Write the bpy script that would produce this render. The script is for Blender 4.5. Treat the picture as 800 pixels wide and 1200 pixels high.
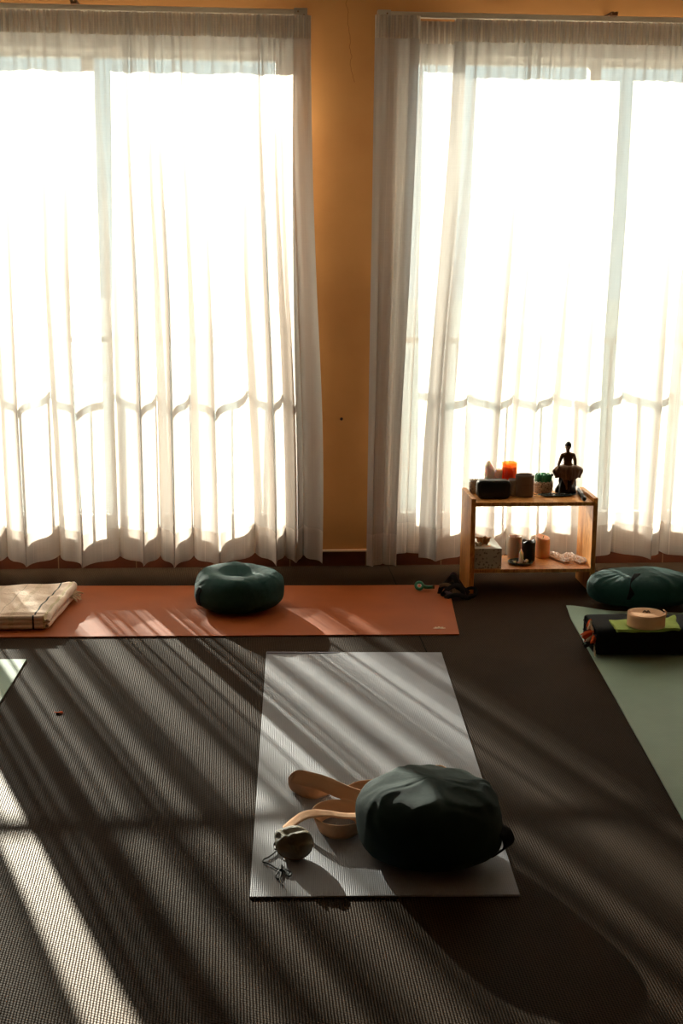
import bpy, math, random
from math import sin, cos, pi, radians as R, tan
from mathutils import Vector, Matrix, noise
random.seed(7)
for o in list(bpy.data.objects): bpy.data.objects.remove(o, do_unlink=True)
scn = bpy.context.scene
COL = scn.collection

# ------------------------------------------------------------------ camera
FPX, CH = 1640.0, 1.515
PITCH, YAW, ROLL = R(12.2), R(4.7), R(0.6)
Fw = Vector((sin(YAW)*cos(PITCH), cos(YAW)*cos(PITCH), -sin(PITCH)))
R0 = Vector((cos(YAW), -sin(YAW), 0)); U0 = R0.cross(Fw)
Rt = R0*cos(ROLL) + U0*sin(ROLL); Up = Rt.cross(Fw)
cam_d = bpy.data.cameras.new('camera'); cam = bpy.data.objects.new('camera', cam_d); COL.objects.link(cam)
cam_d.sensor_fit = 'VERTICAL'; cam_d.sensor_height = 36; cam_d.lens = FPX/1200*36
cam_d.clip_start = .05; cam_d.clip_end = 500
m = Matrix((Rt, Up, -Fw)).transposed().to_4x4(); m.translation = (0, 0, CH); cam.matrix_world = m
scn.camera = cam

def fp(x, y, z=0.0):          # photo measurement -> point at height z
    d = Fw*FPX + Rt*(x-400) - Up*(y-600); t = (z-CH)/d.z
    return Vector((0, 0, CH)) + d*t
def wp(x, y, Y):              # photo measurement -> point on the plane at depth Y
    d = Fw*FPX + Rt*(x-400) - Up*(y-600); t = Y/d.y
    return Vector((0, 0, CH)) + d*t

# ------------------------------------------------------------------ light
scn.view_settings.view_transform = 'Standard'; scn.view_settings.look = 'None'
scn.view_settings.exposure = 0.0; scn.view_settings.gamma = 1.0
scn.view_settings.use_curve_mapping = False
SKY = 3.9
w = bpy.data.worlds.new('sky'); scn.world = w; w.use_nodes = True
nt = w.node_tree; bg = nt.nodes['Background']
tc = nt.nodes.new('ShaderNodeTexCoord'); sx = nt.nodes.new('ShaderNodeSeparateXYZ')
rp = nt.nodes.new('ShaderNodeValToRGB')
nt.links.new(tc.outputs['Generated'], sx.inputs[0]); nt.links.new(sx.outputs['Z'], rp.inputs[0])
rp.color_ramp.elements[0].color = (.90, 1.0, .97, 1); rp.color_ramp.elements[1].color = (.62, .80, .92, 1)
nt.links.new(rp.outputs[0], bg.inputs[0]); bg.inputs[1].default_value = SKY

SUN_AZ, SUN_EL, SUN_W = R(19.7), math.atan(.277), 72.0
sd = bpy.data.lights.new('sun', 'SUN'); sun = bpy.data.objects.new('sun', sd); COL.objects.link(sun)
sd.energy = SUN_W; sd.angle = R(.55); sd.color = (1, .91, .80)
tosun = Vector((-sin(SUN_AZ)*cos(SUN_EL), cos(SUN_AZ)*cos(SUN_EL), sin(SUN_EL)))
sun.rotation_euler = tosun.to_track_quat('Z', 'Y').to_euler(); sun.location = tosun*12

# ------------------------------------------------------------------ materials
def lin(c):
    return tuple((v/12.92 if v <= .04045 else ((v+.055)/1.055)**2.4) for v in (q/255 for q in c)) + (1,)
def mat(name, col, rough=.8, spec=.3, metal=0, var=0, scale=20, bump=0, bscale=200, sss=0, sheen=0, emit=None, coat=0, dist=.002):
    M = bpy.data.materials.new(name); M.use_nodes = True; n = M.node_tree.nodes; l = M.node_tree.links
    b = n['Principled BSDF']; b.inputs['Roughness'].default_value = rough
    b.inputs['Specular IOR Level'].default_value = spec; b.inputs['Metallic'].default_value = metal
    b.inputs['Sheen Weight'].default_value = sheen; b.inputs['Coat Weight'].default_value = coat
    if len(col) == 3: col = tuple(col)+(1,)
    b.inputs['Base Color'].default_value = col
    if sss:
        b.inputs['Subsurface Weight'].default_value = 1; b.inputs['Subsurface Scale'].default_value = sss
        b.inputs['Subsurface Radius'].default_value = (1, .6, .4)
    tcn = n.new('ShaderNodeTexCoord')
    if var:
        ns = n.new('ShaderNodeTexNoise'); ns.inputs['Scale'].default_value = scale; ns.inputs['Detail'].default_value = 6
        l.new(tcn.outputs['Object'], ns.inputs['Vector'])
        mx = n.new('ShaderNodeMix'); mx.data_type = 'RGBA'
        mx.inputs[6].default_value = tuple(c*(1-var) for c in col[:3])+(1,)
        mx.inputs[7].default_value = tuple(min(1, c*(1+var)) for c in col[:3])+(1,)
        l.new(ns.outputs[0], mx.inputs[0]); l.new(mx.outputs[2], b.inputs['Base Color'])
    if bump:
        nb = n.new('ShaderNodeTexNoise'); nb.inputs['Scale'].default_value = bscale; nb.inputs['Detail'].default_value = 3
        l.new(tcn.outputs['Object'], nb.inputs['Vector'])
        bp = n.new('ShaderNodeBump'); bp.inputs['Strength'].default_value = bump; bp.inputs['Distance'].default_value = dist
        l.new(nb.outputs[0], bp.inputs['Height']); l.new(bp.outputs[0], b.inputs['Normal'])
    return M
def N(M, kind, **kw):
    n = M.node_tree.nodes.new(kind)
    for k, v in kw.items(): setattr(n, k, v)
    return n
def math_node(M, op, a, b=None, clamp=False):
    n = N(M, 'ShaderNodeMath', operation=op); n.use_clamp = clamp
    for i, v in enumerate((a, b)):
        if v is None: continue
        if isinstance(v, (int, float)): n.inputs[i].default_value = v
        else: M.node_tree.links.new(v, n.inputs[i])
    return n.outputs[0]

def sheer_mat(name, open_, body, tint, trans=.55):
    """voile: light goes straight through the gaps between threads, the rest is scattered"""
    M = bpy.data.materials.new(name); M.use_nodes = True; n = M.node_tree.nodes; l = M.node_tree.links
    n.remove(n['Principled BSDF']); out = n['Material Output']
    g = N(M, 'ShaderNodeNewGeometry'); dt = N(M, 'ShaderNodeVectorMath', operation='DOT_PRODUCT')
    l.new(g.outputs['Incoming'], dt.inputs[0]); l.new(g.outputs['Normal'], dt.inputs[1])
    c = math_node(M, 'MAXIMUM', math_node(M, 'ABSOLUTE', dt.outputs['Value']), .05)
    inv = math_node(M, 'MINIMUM', math_node(M, 'DIVIDE', 1.0, c), 3.2)
    # woven stripes: thin denser threads every few centimetres of cloth + slubs
    uv = N(M, 'ShaderNodeUVMap'); sp = N(M, 'ShaderNodeSeparateXYZ'); l.new(uv.outputs[0], sp.inputs[0])
    fr = math_node(M, 'FRACT', math_node(M, 'MULTIPLY', sp.outputs[0], 1/.085))
    line = math_node(M, 'LESS_THAN', fr, .022)
    cb = N(M, 'ShaderNodeCombineXYZ'); l.new(math_node(M, 'MULTIPLY', sp.outputs[0], 260.0), cb.inputs[0]); l.new(math_node(M, 'MULTIPLY', sp.outputs[1], 3.0), cb.inputs[1])
    nz = N(M, 'ShaderNodeTexNoise'); nz.inputs['Scale'].default_value = 1; nz.inputs['Detail'].default_value = 3; l.new(cb.outputs[0], nz.inputs['Vector'])
    cb2 = N(M, 'ShaderNodeCombineXYZ'); l.new(math_node(M, 'MULTIPLY', sp.outputs[0], 4.0), cb2.inputs[0]); l.new(math_node(M, 'MULTIPLY', sp.outputs[1], 400.0), cb2.inputs[1])
    nz2 = N(M, 'ShaderNodeTexNoise'); nz2.inputs['Scale'].default_value = 1; nz2.inputs['Detail'].default_value = 2; l.new(cb2.outputs[0], nz2.inputs['Vector'])
    th = math_node(M, 'ADD', nz.outputs[0], nz2.outputs[0])
    dens = math_node(M, 'ADD', math_node(M, 'MULTIPLY', th, .5), .5)
    dens = math_node(M, 'ADD', dens, math_node(M, 'MULTIPLY', line, 1.6))
    T = math_node(M, 'POWER', open_, math_node(M, 'MULTIPLY', inv, dens))
    tr = N(M, 'ShaderNodeBsdfTransparent'); tl = N(M, 'ShaderNodeBsdfTranslucent'); df = N(M, 'ShaderNodeBsdfDiffuse')
    k = body
    tl.inputs[0].default_value = (tint[0]*k, tint[1]*k, tint[2]*k, 1)
    df.inputs[0].default_value = (tint[0]*.85, tint[1]*.85, tint[2]*.85, 1)
    m1 = N(M, 'ShaderNodeMixShader'); m1.inputs[0].default_value = trans
    l.new(df.outputs[0], m1.inputs[1]); l.new(tl.outputs[0], m1.inputs[2])
    m2 = N(M, 'ShaderNodeMixShader'); l.new(T, m2.inputs[0]); l.new(m1.outputs[0], m2.inputs[1]); l.new(tr.outputs[0], m2.inputs[2])
    l.new(m2.outputs[0], out.inputs[0]); return M
M_voile = sheer_mat('white_voile', .15, .205, (1.0, .91, .84))
M_hem = sheer_mat('voile_hem', .38, .7, (1.0, .91, .84), trans=.6)
M_tape = sheer_mat('pleat_tape', .35, .6, (1.0, .88, .74))

def glass_mat():
    M = bpy.data.materials.new('window_glass'); M.use_nodes = True; n = M.node_tree.nodes; l = M.node_tree.links
    n.remove(n['Principled BSDF']); tr = N(M, 'ShaderNodeBsdfTransparent'); tr.inputs[0].default_value = (.93, .97, .95, 1)
    gl = N(M, 'ShaderNodeBsdfGlossy'); gl.inputs['Roughness'].default_value = .02
    fr = N(M, 'ShaderNodeFresnel'); fr.inputs[0].default_value = 1.2
    mx = N(M, 'ShaderNodeMixShader'); l.new(fr.outputs[0], mx.inputs[0]); l.new(tr.outputs[0], mx.inputs[1]); l.new(gl.outputs[0], mx.inputs[2])
    l.new(mx.outputs[0], n['Material Output'].inputs[0]); return M
M_glass = glass_mat()

def carpet_mat():
    M = mat('brown_loop_carpet', (.05, .04, .03), rough=.6, spec=.02)
    n = M.node_tree.nodes; l = M.node_tree.links; b = n['Principled BSDF']; b.inputs['Specular Tint'].default_value = (1, .75, .5, 1)
    g = N(M, 'ShaderNodeNewGeometry'); s = N(M, 'ShaderNodeSeparateXYZ'); l.new(g.outputs['Position'], s.inputs[0])
    X, Yc = s.outputs[0], s.outputs[1]
    jt = N(M, 'ShaderNodeTexNoise'); jt.inputs['Scale'].default_value = 70; l.new(g.outputs['Position'], jt.inputs['Vector'])
    jj = math_node(M, 'MULTIPLY', math_node(M, 'SUBTRACT', jt.outputs[0], .5), 2.2)
    wx = math_node(M, 'SINE', math_node(M, 'ADD', math_node(M, 'MULTIPLY', X, 2*pi/.0062), jj))
    wy = math_node(M, 'SINE', math_node(M, 'ADD', math_node(M, 'MULTIPLY', math_node(M, 'ADD', Yc, math_node(M, 'MULTIPLY', X, .5)), 2*pi/.0085), jj))
    h = math_node(M, 'ADD', math_node(M, 'MULTIPLY', wx, .55), math_node(M, 'MULTIPLY', wy, .45))
    n2 = N(M, 'ShaderNodeTexNoise'); n2.inputs['Scale'].default_value = 420; n2.inputs['Detail'].default_value = 2; l.new(g.outputs['Position'], n2.inputs['Vector'])
    n3 = N(M, 'ShaderNodeTexNoise'); n3.inputs['Scale'].default_value = 3; n3.inputs['Detail'].default_value = 4; l.new(g.outputs['Position'], n3.inputs['Vector'])
    f = math_node(M, 'ADD', math_node(M, 'MULTIPLY', h, .28), math_node(M, 'ADD', math_node(M, 'MULTIPLY', n2.outputs[0], .9), math_node(M, 'MULTIPLY', n3.outputs[0], .25)))
    # joints between carpet tiles
    def joint(c, off, per=1.0, w=.006):
        fr = math_node(M, 'FRACT', math_node(M, 'MULTIPLY', math_node(M, 'ADD', c, off), 1/per))
        return math_node(M, 'LESS_THAN', fr, w/per)
    seam = math_node(M, 'MULTIPLY', joint(X, 40-.685, 20.0, .005), math_node(M, 'GREATER_THAN', Yc, 4.5))
    r = N(M, 'ShaderNodeValToRGB'); l.new(math_node(M, 'SUBTRACT', f, math_node(M, 'MULTIPLY', seam, .8)), r.inputs[0])
    e = r.color_ramp.elements; e[0].position = .2; e[0].color = (.002, .0012, .0008, 1); e[1].position = 1.0; e[1].color = (.078, .045, .0255, 1)
    l.new(r.outputs[0], b.inputs['Base Color'])
    bp = N(M, 'ShaderNodeBump'); bp.inputs['Strength'].default_value = .6; bp.inputs['Distance'].default_value = .002
    l.new(math_node(M, 'ADD', h, math_node(M, 'MULTIPLY', n2.outputs[0], 1.2)), bp.inputs['Height']); l.new(bp.outputs[0], b.inputs['Normal'])
    return M
M_carpet = carpet_mat()

def wall_mat():
    M = mat('ochre_plaster', (.60, .31, .085), rough=.7, spec=.25)
    n = M.node_tree.nodes; l = M.node_tree.links; b = n['Principled BSDF']; g = N(M, 'ShaderNodeNewGeometry')
    a = N(M, 'ShaderNodeTexNoise'); a.inputs['Scale'].default_value = 3.5; a.inputs['Detail'].default_value = 6; l.new(g.outputs['Position'], a.inputs['Vector'])
    r = N(M, 'ShaderNodeValToRGB'); l.new(a.outputs[0], r.inputs[0]); e = r.color_ramp.elements
    e[0].position = .3; e[0].color = (.48, .215, .068, 1); e[1].position = .7; e[1].color = (.57, .27, .088, 1)
    # hairline crack wandering down the pier
    s = N(M, 'ShaderNodeSeparateXYZ'); l.new(g.outputs['Position'], s.inputs[0])
    cz = N(M, 'ShaderNodeCombineXYZ'); l.new(math_node(M, 'MULTIPLY', s.outputs[2], 9.0), cz.inputs[2])
    cn = N(M, 'ShaderNodeTexNoise'); cn.inputs['Scale'].default_value = 1; cn.inputs['Detail'].default_value = 4; l.new(cz.outputs[0], cn.inputs['Vector'])
    cx = math_node(M, 'ADD', math_node(M, 'ADD', math_node(M, 'MULTIPLY', cn.outputs[0], .08), .445), math_node(M, 'MULTIPLY', math_node(M, 'SUBTRACT', 2.33, s.outputs[2]), .09))
    d = math_node(M, 'LESS_THAN', math_node(M, 'ABSOLUTE', math_node(M, 'SUBTRACT', s.outputs[0], cx)), .0013)
    d = math_node(M, 'MULTIPLY', d, math_node(M, 'GREATER_THAN', s.outputs[2], 2.02))
    mx = N(M, 'ShaderNodeMix', data_type='RGBA'); l.new(math_node(M, 'MULTIPLY', d, .55), mx.inputs[0]); l.new(r.outputs[0], mx.inputs[6]); mx.inputs[7].default_value = (.2, .07, .015, 1)
    l.new(mx.outputs[2], b.inputs['Base Color'])
    nb = N(M, 'ShaderNodeTexNoise'); nb.inputs['Scale'].default_value = 90; l.new(g.outputs['Position'], nb.inputs['Vector'])
    bp = N(M, 'ShaderNodeBump'); bp.inputs['Strength'].default_value = .15; bp.inputs['Distance'].default_value = .002; l.new(nb.outputs[0], bp.inputs['Height']); l.new(bp.outputs[0], b.inputs['Normal'])
    return M
M_wall = wall_mat()
M_ceil = mat('ceiling_paint', (.7, .62, .5), var=.05)
M_white = mat('white_window_frame', (.80, .76, .70), rough=.45, spec=.4)
M_track = mat('cream_curtain_track', (.50, .43, .34), rough=.4, spec=.4, var=.1)
M_steel = mat('brushed_bracket', (.45, .40, .34), rough=.35, metal=.6)
M_rust = mat('rusty_clip', (.16, .07, .03), rough=.7)
M_hole = mat('dark_hole', (.03, .015, .008))
M_rail = mat('painted_railing', (.45, .45, .44), rough=.5)
M_conc = mat('pale_concrete', (.74, .68, .60), var=.1, scale=4)
M_ground = mat('pale_ground', (.33, .35, .30), var=.2, scale=.2)

def tile_mat():
    M = mat('terracotta_tile', (.16, .045, .02), rough=.35, spec=.4)
    n = M.node_tree.nodes; l = M.node_tree.links; b = n['Principled BSDF']; g = N(M, 'ShaderNodeNewGeometry')
    s = N(M, 'ShaderNodeSeparateXYZ'); l.new(g.outputs['Position'], s.inputs[0])
    fr = math_node(M, 'FRACT', math_node(M, 'MULTIPLY', math_node(M, 'ADD', s.outputs[0], 10-.36), 1/.33))
    j = math_node(M, 'LESS_THAN', fr, .012)
    a = N(M, 'ShaderNodeTexNoise'); a.inputs['Scale'].default_value = 6; l.new(g.outputs['Position'], a.inputs['Vector'])
    r = N(M, 'ShaderNodeValToRGB'); l.new(a.outputs[0], r.inputs[0]); e = r.color_ramp.elements
    e[0].position = .3; e[0].color = (.05, .012, .005, 1); e[1].position = .7; e[1].color = (.10, .026, .010, 1)
    mx = N(M, 'ShaderNodeMix', data_type='RGBA'); l.new(j, mx.inputs[0]); l.new(r.outputs[0], mx.inputs[6]); mx.inputs[7].default_value = (.22, .14, .08, 1)
    l.new(mx.outputs[2], b.inputs['Base Color']); return M
M_tile = tile_mat()
M_grout = mat('plinth_capping', (.62, .42, .27), rough=.5)

def mat_rubber(name, col, rough=.55, pitch=.0046, strength=.35, spec=.2, ribx=1):
    M = mat(name, col, rough=rough, spec=spec)
    n = M.node_tree.nodes; l = M.node_tree.links; b = n['Principled BSDF']
    tcn = N(M, 'ShaderNodeTexCoord'); s = N(M, 'ShaderNodeSeparateXYZ'); l.new(tcn.outputs['Object'], s.inputs[0])
    wx = math_node(M, 'SINE', math_node(M, 'MULTIPLY', s.outputs[0], 2*pi/pitch))
    wy = math_node(M, 'SINE', math_node(M, 'MULTIPLY', s.outputs[1], 2*pi/(pitch*1.6)))
    h = math_node(M, 'ADD', math_node(M, 'MULTIPLY', wx, ribx), math_node(M, 'MULTIPLY', wy, .5))
    a = N(M, 'ShaderNodeTexNoise'); a.inputs['Scale'].default_value = 5; a.inputs['Detail'].default_value = 5; l.new(tcn.outputs['Object'], a.inputs['Vector'])
    mx = N(M, 'ShaderNodeMix', data_type='RGBA'); l.new(math_node(M, 'ADD', math_node(M, 'MULTIPLY', h, .12), a.outputs[0], True), mx.inputs[0])
    mx.inputs[6].default_value = tuple(c*.78 for c in col)+(1,); mx.inputs[7].default_value = tuple(min(1, c*1.2) for c in col)+(1,)
    l.new(mx.outputs[2], b.inputs['Base Color'])
    bp = N(M, 'ShaderNodeBump'); bp.inputs['Strength'].default_value = strength; bp.inputs['Distance'].default_value = .0012
    l.new(h, bp.inputs['Height']); l.new(bp.outputs[0], b.inputs['Normal']); return M
M_matgrey = mat_rubber('grey_ribbed_mat', (.26, .26, .295))
M_matunder = mat('grey_mat_edge', (.16, .15, .19))
M_matorange = mat_rubber('terracotta_rubber_mat', (.37, .088, .020), pitch=.003, strength=.15, rough=.6, spec=.15)
M_matgreen = mat_rubber('sage_green_mat', (.30, .42, .34), pitch=.005, strength=.35)
M_logo = mat('pale_printed_mark', (.85, .62, .42))

def fabric(name, col, rough=.9, sheen=.3, pitch=.0012, var=.18, spec=.15, fold=0):
    M = mat(name, col, rough=rough, sheen=sheen, spec=spec, var=var, scale=9)
    n = M.node_tree.nodes; l = M.node_tree.links; b = n['Principled BSDF']; b.inputs['Sheen Roughness'].default_value = .4
    b.inputs['Sheen Tint'].default_value = tuple(min(1, c*2+.1) for c in col[:3])+(1,)
    tcn = N(M, 'ShaderNodeTexCoord'); s = N(M, 'ShaderNodeSeparateXYZ'); l.new(tcn.outputs['Object'], s.inputs[0])
    w1 = math_node(M, 'SINE', math_node(M, 'MULTIPLY', math_node(M, 'ADD', s.outputs[0], s.outputs[2]), 2*pi/pitch))
    w2 = math_node(M, 'SINE', math_node(M, 'MULTIPLY', math_node(M, 'ADD', s.outputs[1], s.outputs[2]), 2*pi/pitch))
    a = N(M, 'ShaderNodeTexNoise'); a.inputs['Scale'].default_value = 45; a.inputs['Detail'].default_value = 4; l.new(tcn.outputs['Object'], a.inputs['Vector'])
    h = math_node(M, 'ADD', math_node(M, 'MULTIPLY', math_node(M, 'ADD', w1, w2), .04), math_node(M, 'MULTIPLY', a.outputs[0], 1.0+fold))
    bp = N(M, 'ShaderNodeBump'); bp.inputs['Strength'].default_value = .6; bp.inputs['Distance'].default_value = .006
    l.new(h, bp.inputs['Height']); l.new(bp.outputs[0], b.inputs['Normal']); return M
M_teal = fabric('teal_cotton', (.012, .062, .058), spec=.2, rough=.7, sheen=.08)
M_tealdk = fabric('dark_teal_cotton', (.008, .030, .026), spec=.2, rough=.75, sheen=.05)
M_black = fabric('black_fabric', (.007, .008, .010), spec=.2)
M_peach = fabric('peach_webbing', (.88, .52, .32), sheen=.1, pitch=.002)
M_greencl = fabric('green_terry', (.36, .48, .12), pitch=.003)
M_khaki = fabric('khaki_nylon', (.22, .19, .12), spec=.45, rough=.5)
M_khakiedge = fabric('khaki_binding', (.16, .11, .07))
M_cord = mat('black_cord', (.008, .008, .009), rough=.5, spec=.4)
M_strapdk = fabric('charcoal_webbing', (.022, .022, .025), spec=.3, pitch=.003)
M_strapmau = fabric('mauve_lining', (.09, .055, .065))
M_jade = mat('jade_rubber', (.015, .22, .12), rough=.35, spec=.5)
M_eyelet = mat('metal_eyelet', (.6, .6, .58), rough=.3, metal=1)
M_orangeyarn = fabric('orange_yarn', (.75, .12, .03)); M_creamyarn = fabric('cream_yarn', (.75, .60, .42))

def wood_mat():
    M = mat('pine_wood', (.5, .2, .05), rough=.45, spec=.4)
    n = M.node_tree.nodes; l = M.node_tree.links; b = n['Principled BSDF']
    tcn = N(M, 'ShaderNodeTexCoord'); mp = N(M, 'ShaderNodeMapping'); l.new(tcn.outputs['Object'], mp.inputs[0]); mp.inputs['Scale'].default_value = (9, 14, 1.6)
    a = N(M, 'ShaderNodeTexNoise'); a.inputs['Scale'].default_value = 2.2; a.inputs['Detail'].default_value = 6; a.inputs['Distortion'].default_value = .8; l.new(mp.outputs[0], a.inputs['Vector'])
    w1 = math_node(M, 'SINE', math_node(M, 'MULTIPLY', a.outputs[0], 60.0))
    r = N(M, 'ShaderNodeValToRGB'); l.new(math_node(M, 'ADD', math_node(M, 'MULTIPLY', w1, .22), a.outputs[0]), r.inputs[0]); e = r.color_ramp.elements
    e[0].position = .2; e[0].color = (.52, .19, .035, 1); e[1].position = .8; e[1].color = (.80, .38, .10, 1)
    l.new(r.outputs[0], b.inputs['Base Color']); return M
M_pine = wood_mat()

# ------------------------------------------------------------------ mesh helpers
def put(o, parent=None):
    COL.objects.link(o)
    if parent: o.parent = parent
    return o
def tag(o, label=None, cat=None, group=None, kind=None):
    if label: o['label'] = label
    if cat: o['category'] = cat
    if group: o['group'] = group
    if kind: o['kind'] = kind
    return o
def empty(name, loc, rz=0, label=None, cat=None, group=None, kind=None):
    o = bpy.data.objects.new(name, None); o.empty_display_size = .05; COL.objects.link(o)
    o.location = loc; o.rotation_euler = (0, 0, rz); return tag(o, label, cat, group, kind)
class MB:
    def __init__(s): s.v, s.f, s.uv = [], [], None
    def grid(s, fn, nu, nv, cu=False, cv=False, cap0=False, cap1=False):
        b = len(s.v)
        for i in range(nu):
            for j in range(nv): s.v.append(tuple(fn(i, j)))
        for i in range(nu if cu else nu-1):
            for j in range(nv if cv else nv-1):
                a = b+i*nv+j; c = b+((i+1) % nu)*nv+j; d = b+((i+1) % nu)*nv+(j+1) % nv; e = b+i*nv+(j+1) % nv
                s.f.append((a, c, d, e))
        if cap0: s.f.append(tuple(b+i*nv for i in range(nu))[::-1])
        if cap1: s.f.append(tuple(b+i*nv+nv-1 for i in range(nu)))
        return s
    def box(s, x0, x1, y0, y1, z0, z1, M=None):
        b = len(s.v); P = [(x0,y0,z0),(x1,y0,z0),(x1,y1,z0),(x0,y1,z0),(x0,y0,z1),(x1,y0,z1),(x1,y1,z1),(x0,y1,z1)]
        s.v += [tuple(M @ Vector(p)) if M else p for p in P]
        s.f += [tuple(b+i for i in q) for q in ((3,2,1,0),(4,5,6,7),(0,1,5,4),(1,2,6,5),(2,3,7,6),(3,0,4,7))]; return s
    def lathe(s, prof, n=40, c=(0, 0, 0), wob=None):
        def fn(i, j):
            r, z = prof[j]; a = 2*pi*i/n
            if wob: r, z = wob(r, z, a)
            return (c[0]+r*cos(a), c[1]+r*sin(a), c[2]+z)
        return s.grid(fn, n, len(prof), cu=True)
    def tube(s, pts, r, n=10, closed=False, caps=True):
        pts = [Vector(p) for p in pts]; k = len(pts); frames = []; prev = None
        for i, p in enumerate(pts):
            a = pts[(i-1) % k] if (closed or i) else pts[i]; c = pts[(i+1) % k] if (closed or i < k-1) else pts[i]
            t = (c-a).normalized()
            if prev is None: q = t.orthogonal().normalized()
            else: q = (prev-t*prev.dot(t)).normalized()
            prev = q; frames.append((q, t.cross(q)))
        rr = r if callable(r) else (lambda i: r)
        s.grid(lambda i, j: pts[i]+(frames[i][0]*cos(2*pi*j/n)+frames[i][1]*sin(2*pi*j/n))*rr(i), k, n, cu=closed, cv=True)
        if caps and not closed:
            b = len(s.v)-k*n
            s.f.append(tuple(b+j for j in range(n))[::-1]); s.f.append(tuple(b+(k-1)*n+j for j in range(n)))
        return s
    def build(s, name, m, parent=None, smooth=True, bevel=0, sub=0, solid=0, uv=None, seg=2):
        me = bpy.data.meshes.new(name); me.from_pydata(s.v, [], s.f); me.update()
        if uv:
            L = me.uv_layers.new(name='UVMap')
            for lp in me.loops: L.data[lp.index].uv = uv[lp.vertex_index]
        me.materials.append(m)
        if smooth:
            for p in me.polygons: p.use_smooth = True
        o = bpy.data.objects.new(name, me); put(o, parent)
        if solid: q = o.modifiers.new('solid', 'SOLIDIFY'); q.thickness = solid; q.offset = 0
        if bevel:
            q = o.modifiers.new('bevel', 'BEVEL'); q.width = bevel; q.segments = seg; q.limit_method = 'ANGLE'; q.angle_limit = R(40)
        if sub: q = o.modifiers.new('sub', 'SUBSURF'); q.levels = sub; q.render_levels = sub
        return o
def nz(*a): return noise.noise(Vector(a))
def sm(t): t = max(0, min(1, t)); return t*t*(3-2*t)
def crom(P, n):
    P = [Vector(p) for p in P]; out = []
    Q = [P[0]*2-P[1]]+P+[P[-1]*2-P[-2]]
    for i in range(1, len(Q)-2):
        for k in range(n):
            t = k/n; a, b, c, d = Q[i-1:i+3]
            out.append(.5*((2*b)+(c-a)*t+(2*a-5*b+4*c-d)*t*t+(3*b-a-3*c+d)*t**3))
    out.append(P[-1]); return out
def ribbon(name, bot, top, th, m, parent=None, n=10, smooth=True):
    A = crom(bot, n); B = crom(top, n); mb = MB()
    mb.grid(lambda i, j: A[i].lerp(B[i], j/4), len(A), 5)
    return mb.build(name, m, parent, solid=th, smooth=smooth)
def local(o, p): return Vector(p)-Vector(o.location)

# ------------------------------------------------------------------ room shell
YW = 5.90
def struct(name, mb, m, **k): return tag(mb.build(name, m, smooth=False, **k), kind='structure')
struct('floor', MB().box(-3.3, 3.7, -2.6, YW, -.05, 0), M_carpet)
struct('ceiling', MB().box(-3.3, 3.7, -2.6, YW+.26, 2.62, 2.7), M_ceil)
struct('wall_left', MB().box(-3.4, -3.3, -2.6, YW+.26, -.05, 2.62), M_wall)
struct('wall_right', MB().box(3.7, 3.8, -2.6, YW+.26, -.05, 2.62), M_wall)
struct('wall_back', MB().box(-3.4, 3.8, -2.7, -2.6, -.05, 2.7), M_wall)
fw = MB()
Y0, Y1 = YW, YW+.25
fw.box(-3.3, 3.7, Y0, Y1, 2.2, 2.62); fw.box(-3.3, 3.7, Y0, Y1, -.05, .13)
fw.box(-3.3, -2.1, Y0, Y1, .13, 2.2); fw.box(.265, .682, Y0, Y1, .13, 2.2); fw.box(2.40, 3.7, Y0, Y1, .13, 2.2)
struct('wall_front', fw, M_wall)
bb = struct('baseboard_front', MB().box(-3.3, 3.7, YW-.018, YW, 0, .062), M_tile)
cp = MB().box(-3.3, 3.7, YW-.02, YW, .062, .069).build('capping', M_grout, bb, smooth=False)
nh = MB().lathe([(0, -.001), (.006, -.001), (.0065, .0), (.003, .002), (0, .003)], 14)
nail = nh.build('nail_hole', M_hole); nail.rotation_euler = (R(90), 0, 0); nail.location = wp(400, 491, YW-.001)
tag(nail, 'small dark nail hole in the ochre wall between the windows', 'hole')

def window(name, x0, x1, muls):
    r = empty(name, ((x0+x1)/2, YW+.06, .13), kind='structure')
    cx = (x0+x1)/2; oy = YW+.06; a, b = YW+.035-oy, YW+.09-oy
    f = MB(); z0, z1 = 0.0, 2.07
    f.box(x0-cx, x1-cx, a, b, 1.97, z1); f.box(x0-cx, x1-cx, a, b, z0, .09)
    f.box(x0-cx, x0+.064-cx, a, b, .09, 1.97); f.box(x1-.064-cx, x1-cx, a, b, .09, 1.97)
    f.box(x0-cx, x1-cx, a-.02, a, 2.0, z1)                       # raised moulding of the head
    f.build('window_frame', M_white, r, smooth=False, bevel=.003)
    for q in muls: MB().box(q[0]-cx, q[1]-cx, a-.004, b+.004, .09, 1.97).build('mullion', M_white, r, smooth=False, bevel=.003)
    edges = [x0+.064]+[v for q in muls for v in q]+[x1-.064]
    for i in range(0, len(edges), 2):
        MB().box(edges[i]-cx, edges[i+1]-cx, .0, .006, .09, 1.97).build('glass_pane', M_glass, r, smooth=False)
    return r
window('window_1', -2.10, .265, [(-1.32, -1.275), (-.578, -.532)])
window('window_2', .682, 2.40, [(1.50, 1.545)])

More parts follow.
